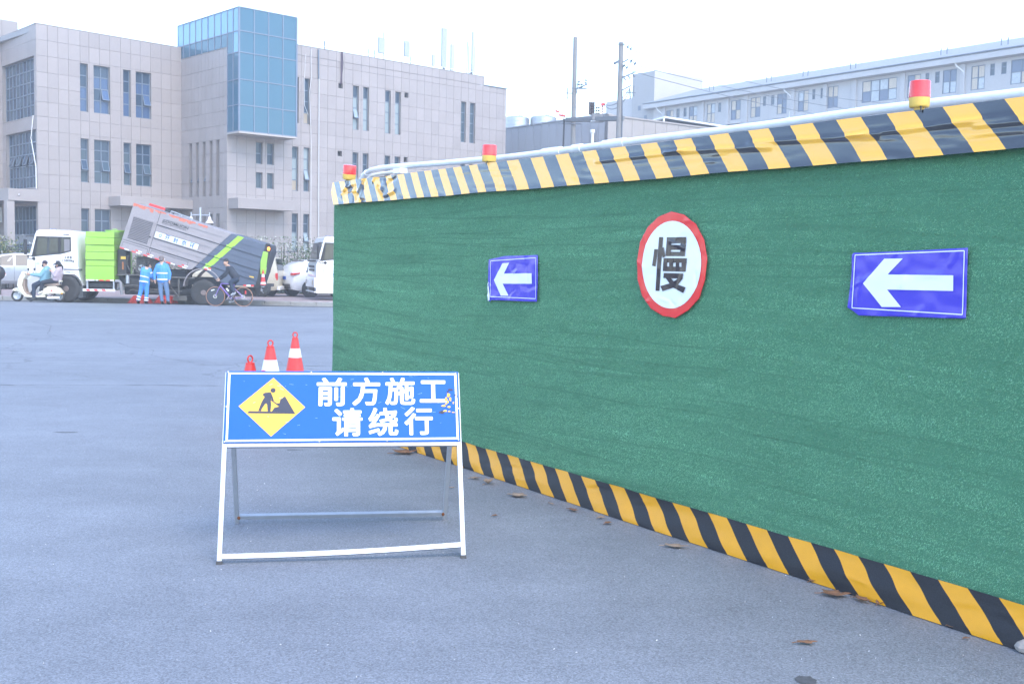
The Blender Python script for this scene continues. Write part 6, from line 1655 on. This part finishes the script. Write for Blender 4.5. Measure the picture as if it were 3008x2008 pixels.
# ---------------------------------------------------------------- greenery, posts and lamp behind the vehicles
M['leaf_g'] = mat('leaf_green', (.055,.10,.04), .6, rnd=.35)
M['leaf_l'] = mat('leaf_light', (.11,.15,.05), .6, rnd=.3)
M['leaf_y'] = mat('leaf_yellow', (.26,.24,.06), .6, rnd=.3)
M['leaf_p'] = mat('leaf_pale', (.45,.45,.40), .6, rnd=.2)
M['twig'] = mat('twig', (.10,.075,.055), .9)
def hedge(label, x0, x1, y0, y1, z0, z1, n, mats, size, seed, sub=0):
    h = thing('hedge', label, 'hedge', ((x0+x1)/2, (y0+y1)/2, z0))
    r = np.random.default_rng(seed); k = int(8 + (x1-x0)*3)
    C = np.stack([r.uniform(x0,x1,k), r.uniform(y0,y1,k), z0+(z1-z0)*r.uniform(.15,.85,k)],1) - np.array(h.location)
    A = C[r.integers(0,k,n)]; P = A + r.normal(0,1,(n,3))*np.array([.33,.22,.30])
    P[:,2] = np.clip(P[:,2], 0, (z1-z0)*1.05)
    leafmesh('foliage', P, size, mats, h, kind='stuff')
    st = MB()
    for i in range(k):
        st.tube([(C[i][0]*1.0, C[i][1], 0), tuple(C[i])], .02, 5)
    st.ob('stems', M['twig'], h, kind='stuff')
    return h
hedge('loose bush with yellowish tips behind the silver utility vehicle', -26.6, -22.0, 51.2, 52.4, .05, 2.55, 5200, [M['leaf_g'],M['leaf_g'],M['leaf_l'],M['leaf_y'],M['leaf_p']], .07, 1)
hedge('long green hedge behind the microvan and white crossover', -12.6, -7.2, 50.6, 51.6, .05, 2.1, 8000, [M['leaf_g'],M['leaf_g'],M['leaf_g'],M['leaf_l']], .06, 2)
hedge('pale flowering climber growing on the railing above the hedge', -12.4, -7.4, 51.4, 51.9, 1.4, 2.65, 2400, [M['leaf_g'],M['leaf_p'],M['leaf_p'],M['leaf_l']], .05, 3)
hedge('low dark bushes seen beneath the sweeper truck', -21.0, -13.5, 51.0, 52.2, .05, 1.6, 4200, [M['leaf_g'],M['leaf_g'],M['leaf_l']], .07, 4)
rl = thing('railing', 'thin metal railing with stone pillars behind the green hedge', 'railing', (-10,52.1,0))
for i in range(70): MB().tube([(-13+i*.3-4,0,.05),(-13+i*.3-4,0,2.25)], .012, 5).ob('bar', M['dframe'], rl)
for z_ in (.4,2.0): MB().box(-17,4,-.02,.02,z_,z_+.04).ob('rail', M['dframe'], rl)
for x in (-2.2,1.6): MB().box(x,x+.45,-.22,.22,0,2.0).box(x-.06,x+.51,-.28,.28,2.0,2.12).ob('pillar', M['stone'], rl)
lw = thing('garden_wall', 'low pale wall under the bush behind the silver vehicle', 'wall', (-24,50.9,0))
MB().box(-2.2,.2,0,.25,.05,1.55).box(-2.3,.3,-.05,.3,1.55,1.65).ob('masonry', M['dorm_warm'], lw)
lp = thing('street_lamp', 'double armed lamp with bell shaped shades peeking over the sweeper container', 'street lamp', (-14.38,50,0.05))
MB().tube([(0,0,0),(0,0,3.9)], .05, 10).ob('post', M['galv'], lp, smooth=50)
MB().tube([(-.42,0,3.55),(.42,0,3.55)], .03, 8).ob('arm', M['galv'], lp)
for s in (-1,1):
    MB().lathe([(.03,.28),(.06,.24),(.09,.12),(.17,.02),(.20,-.02),(.17,-.03),(.001,-.03)], 18, 0, Matrix.Translation((s*.42,0,3.22))).ob('lamp_shade', mat('lamp_shade',(.62,.58,.56),.5), lp, smooth=50)
    MB().tube([(s*.42,0,3.5),(s*.42,0,3.68)], .03, 8).ob('finial', M['galv'], lp)
po = thing('street_post', 'dark pole with a black rounded box at the far left edge', 'post', (-20.35,43.0,.055))
MB().tube([(0,0,0),(0,0,5.5)], .065, 12).ob('pole', mat('dark_pole',(.07,.08,.10),.5), po, smooth=50)
MB().tube([(0,0,0),(0,0,1.1)], .09, 12).ob('pole_base', M['grime_steel'], po, smooth=50)
MB().ell((.08,-.15,.86),(.24,.22,.28)).ob('box', M['black_plastic'], po, smooth=60)
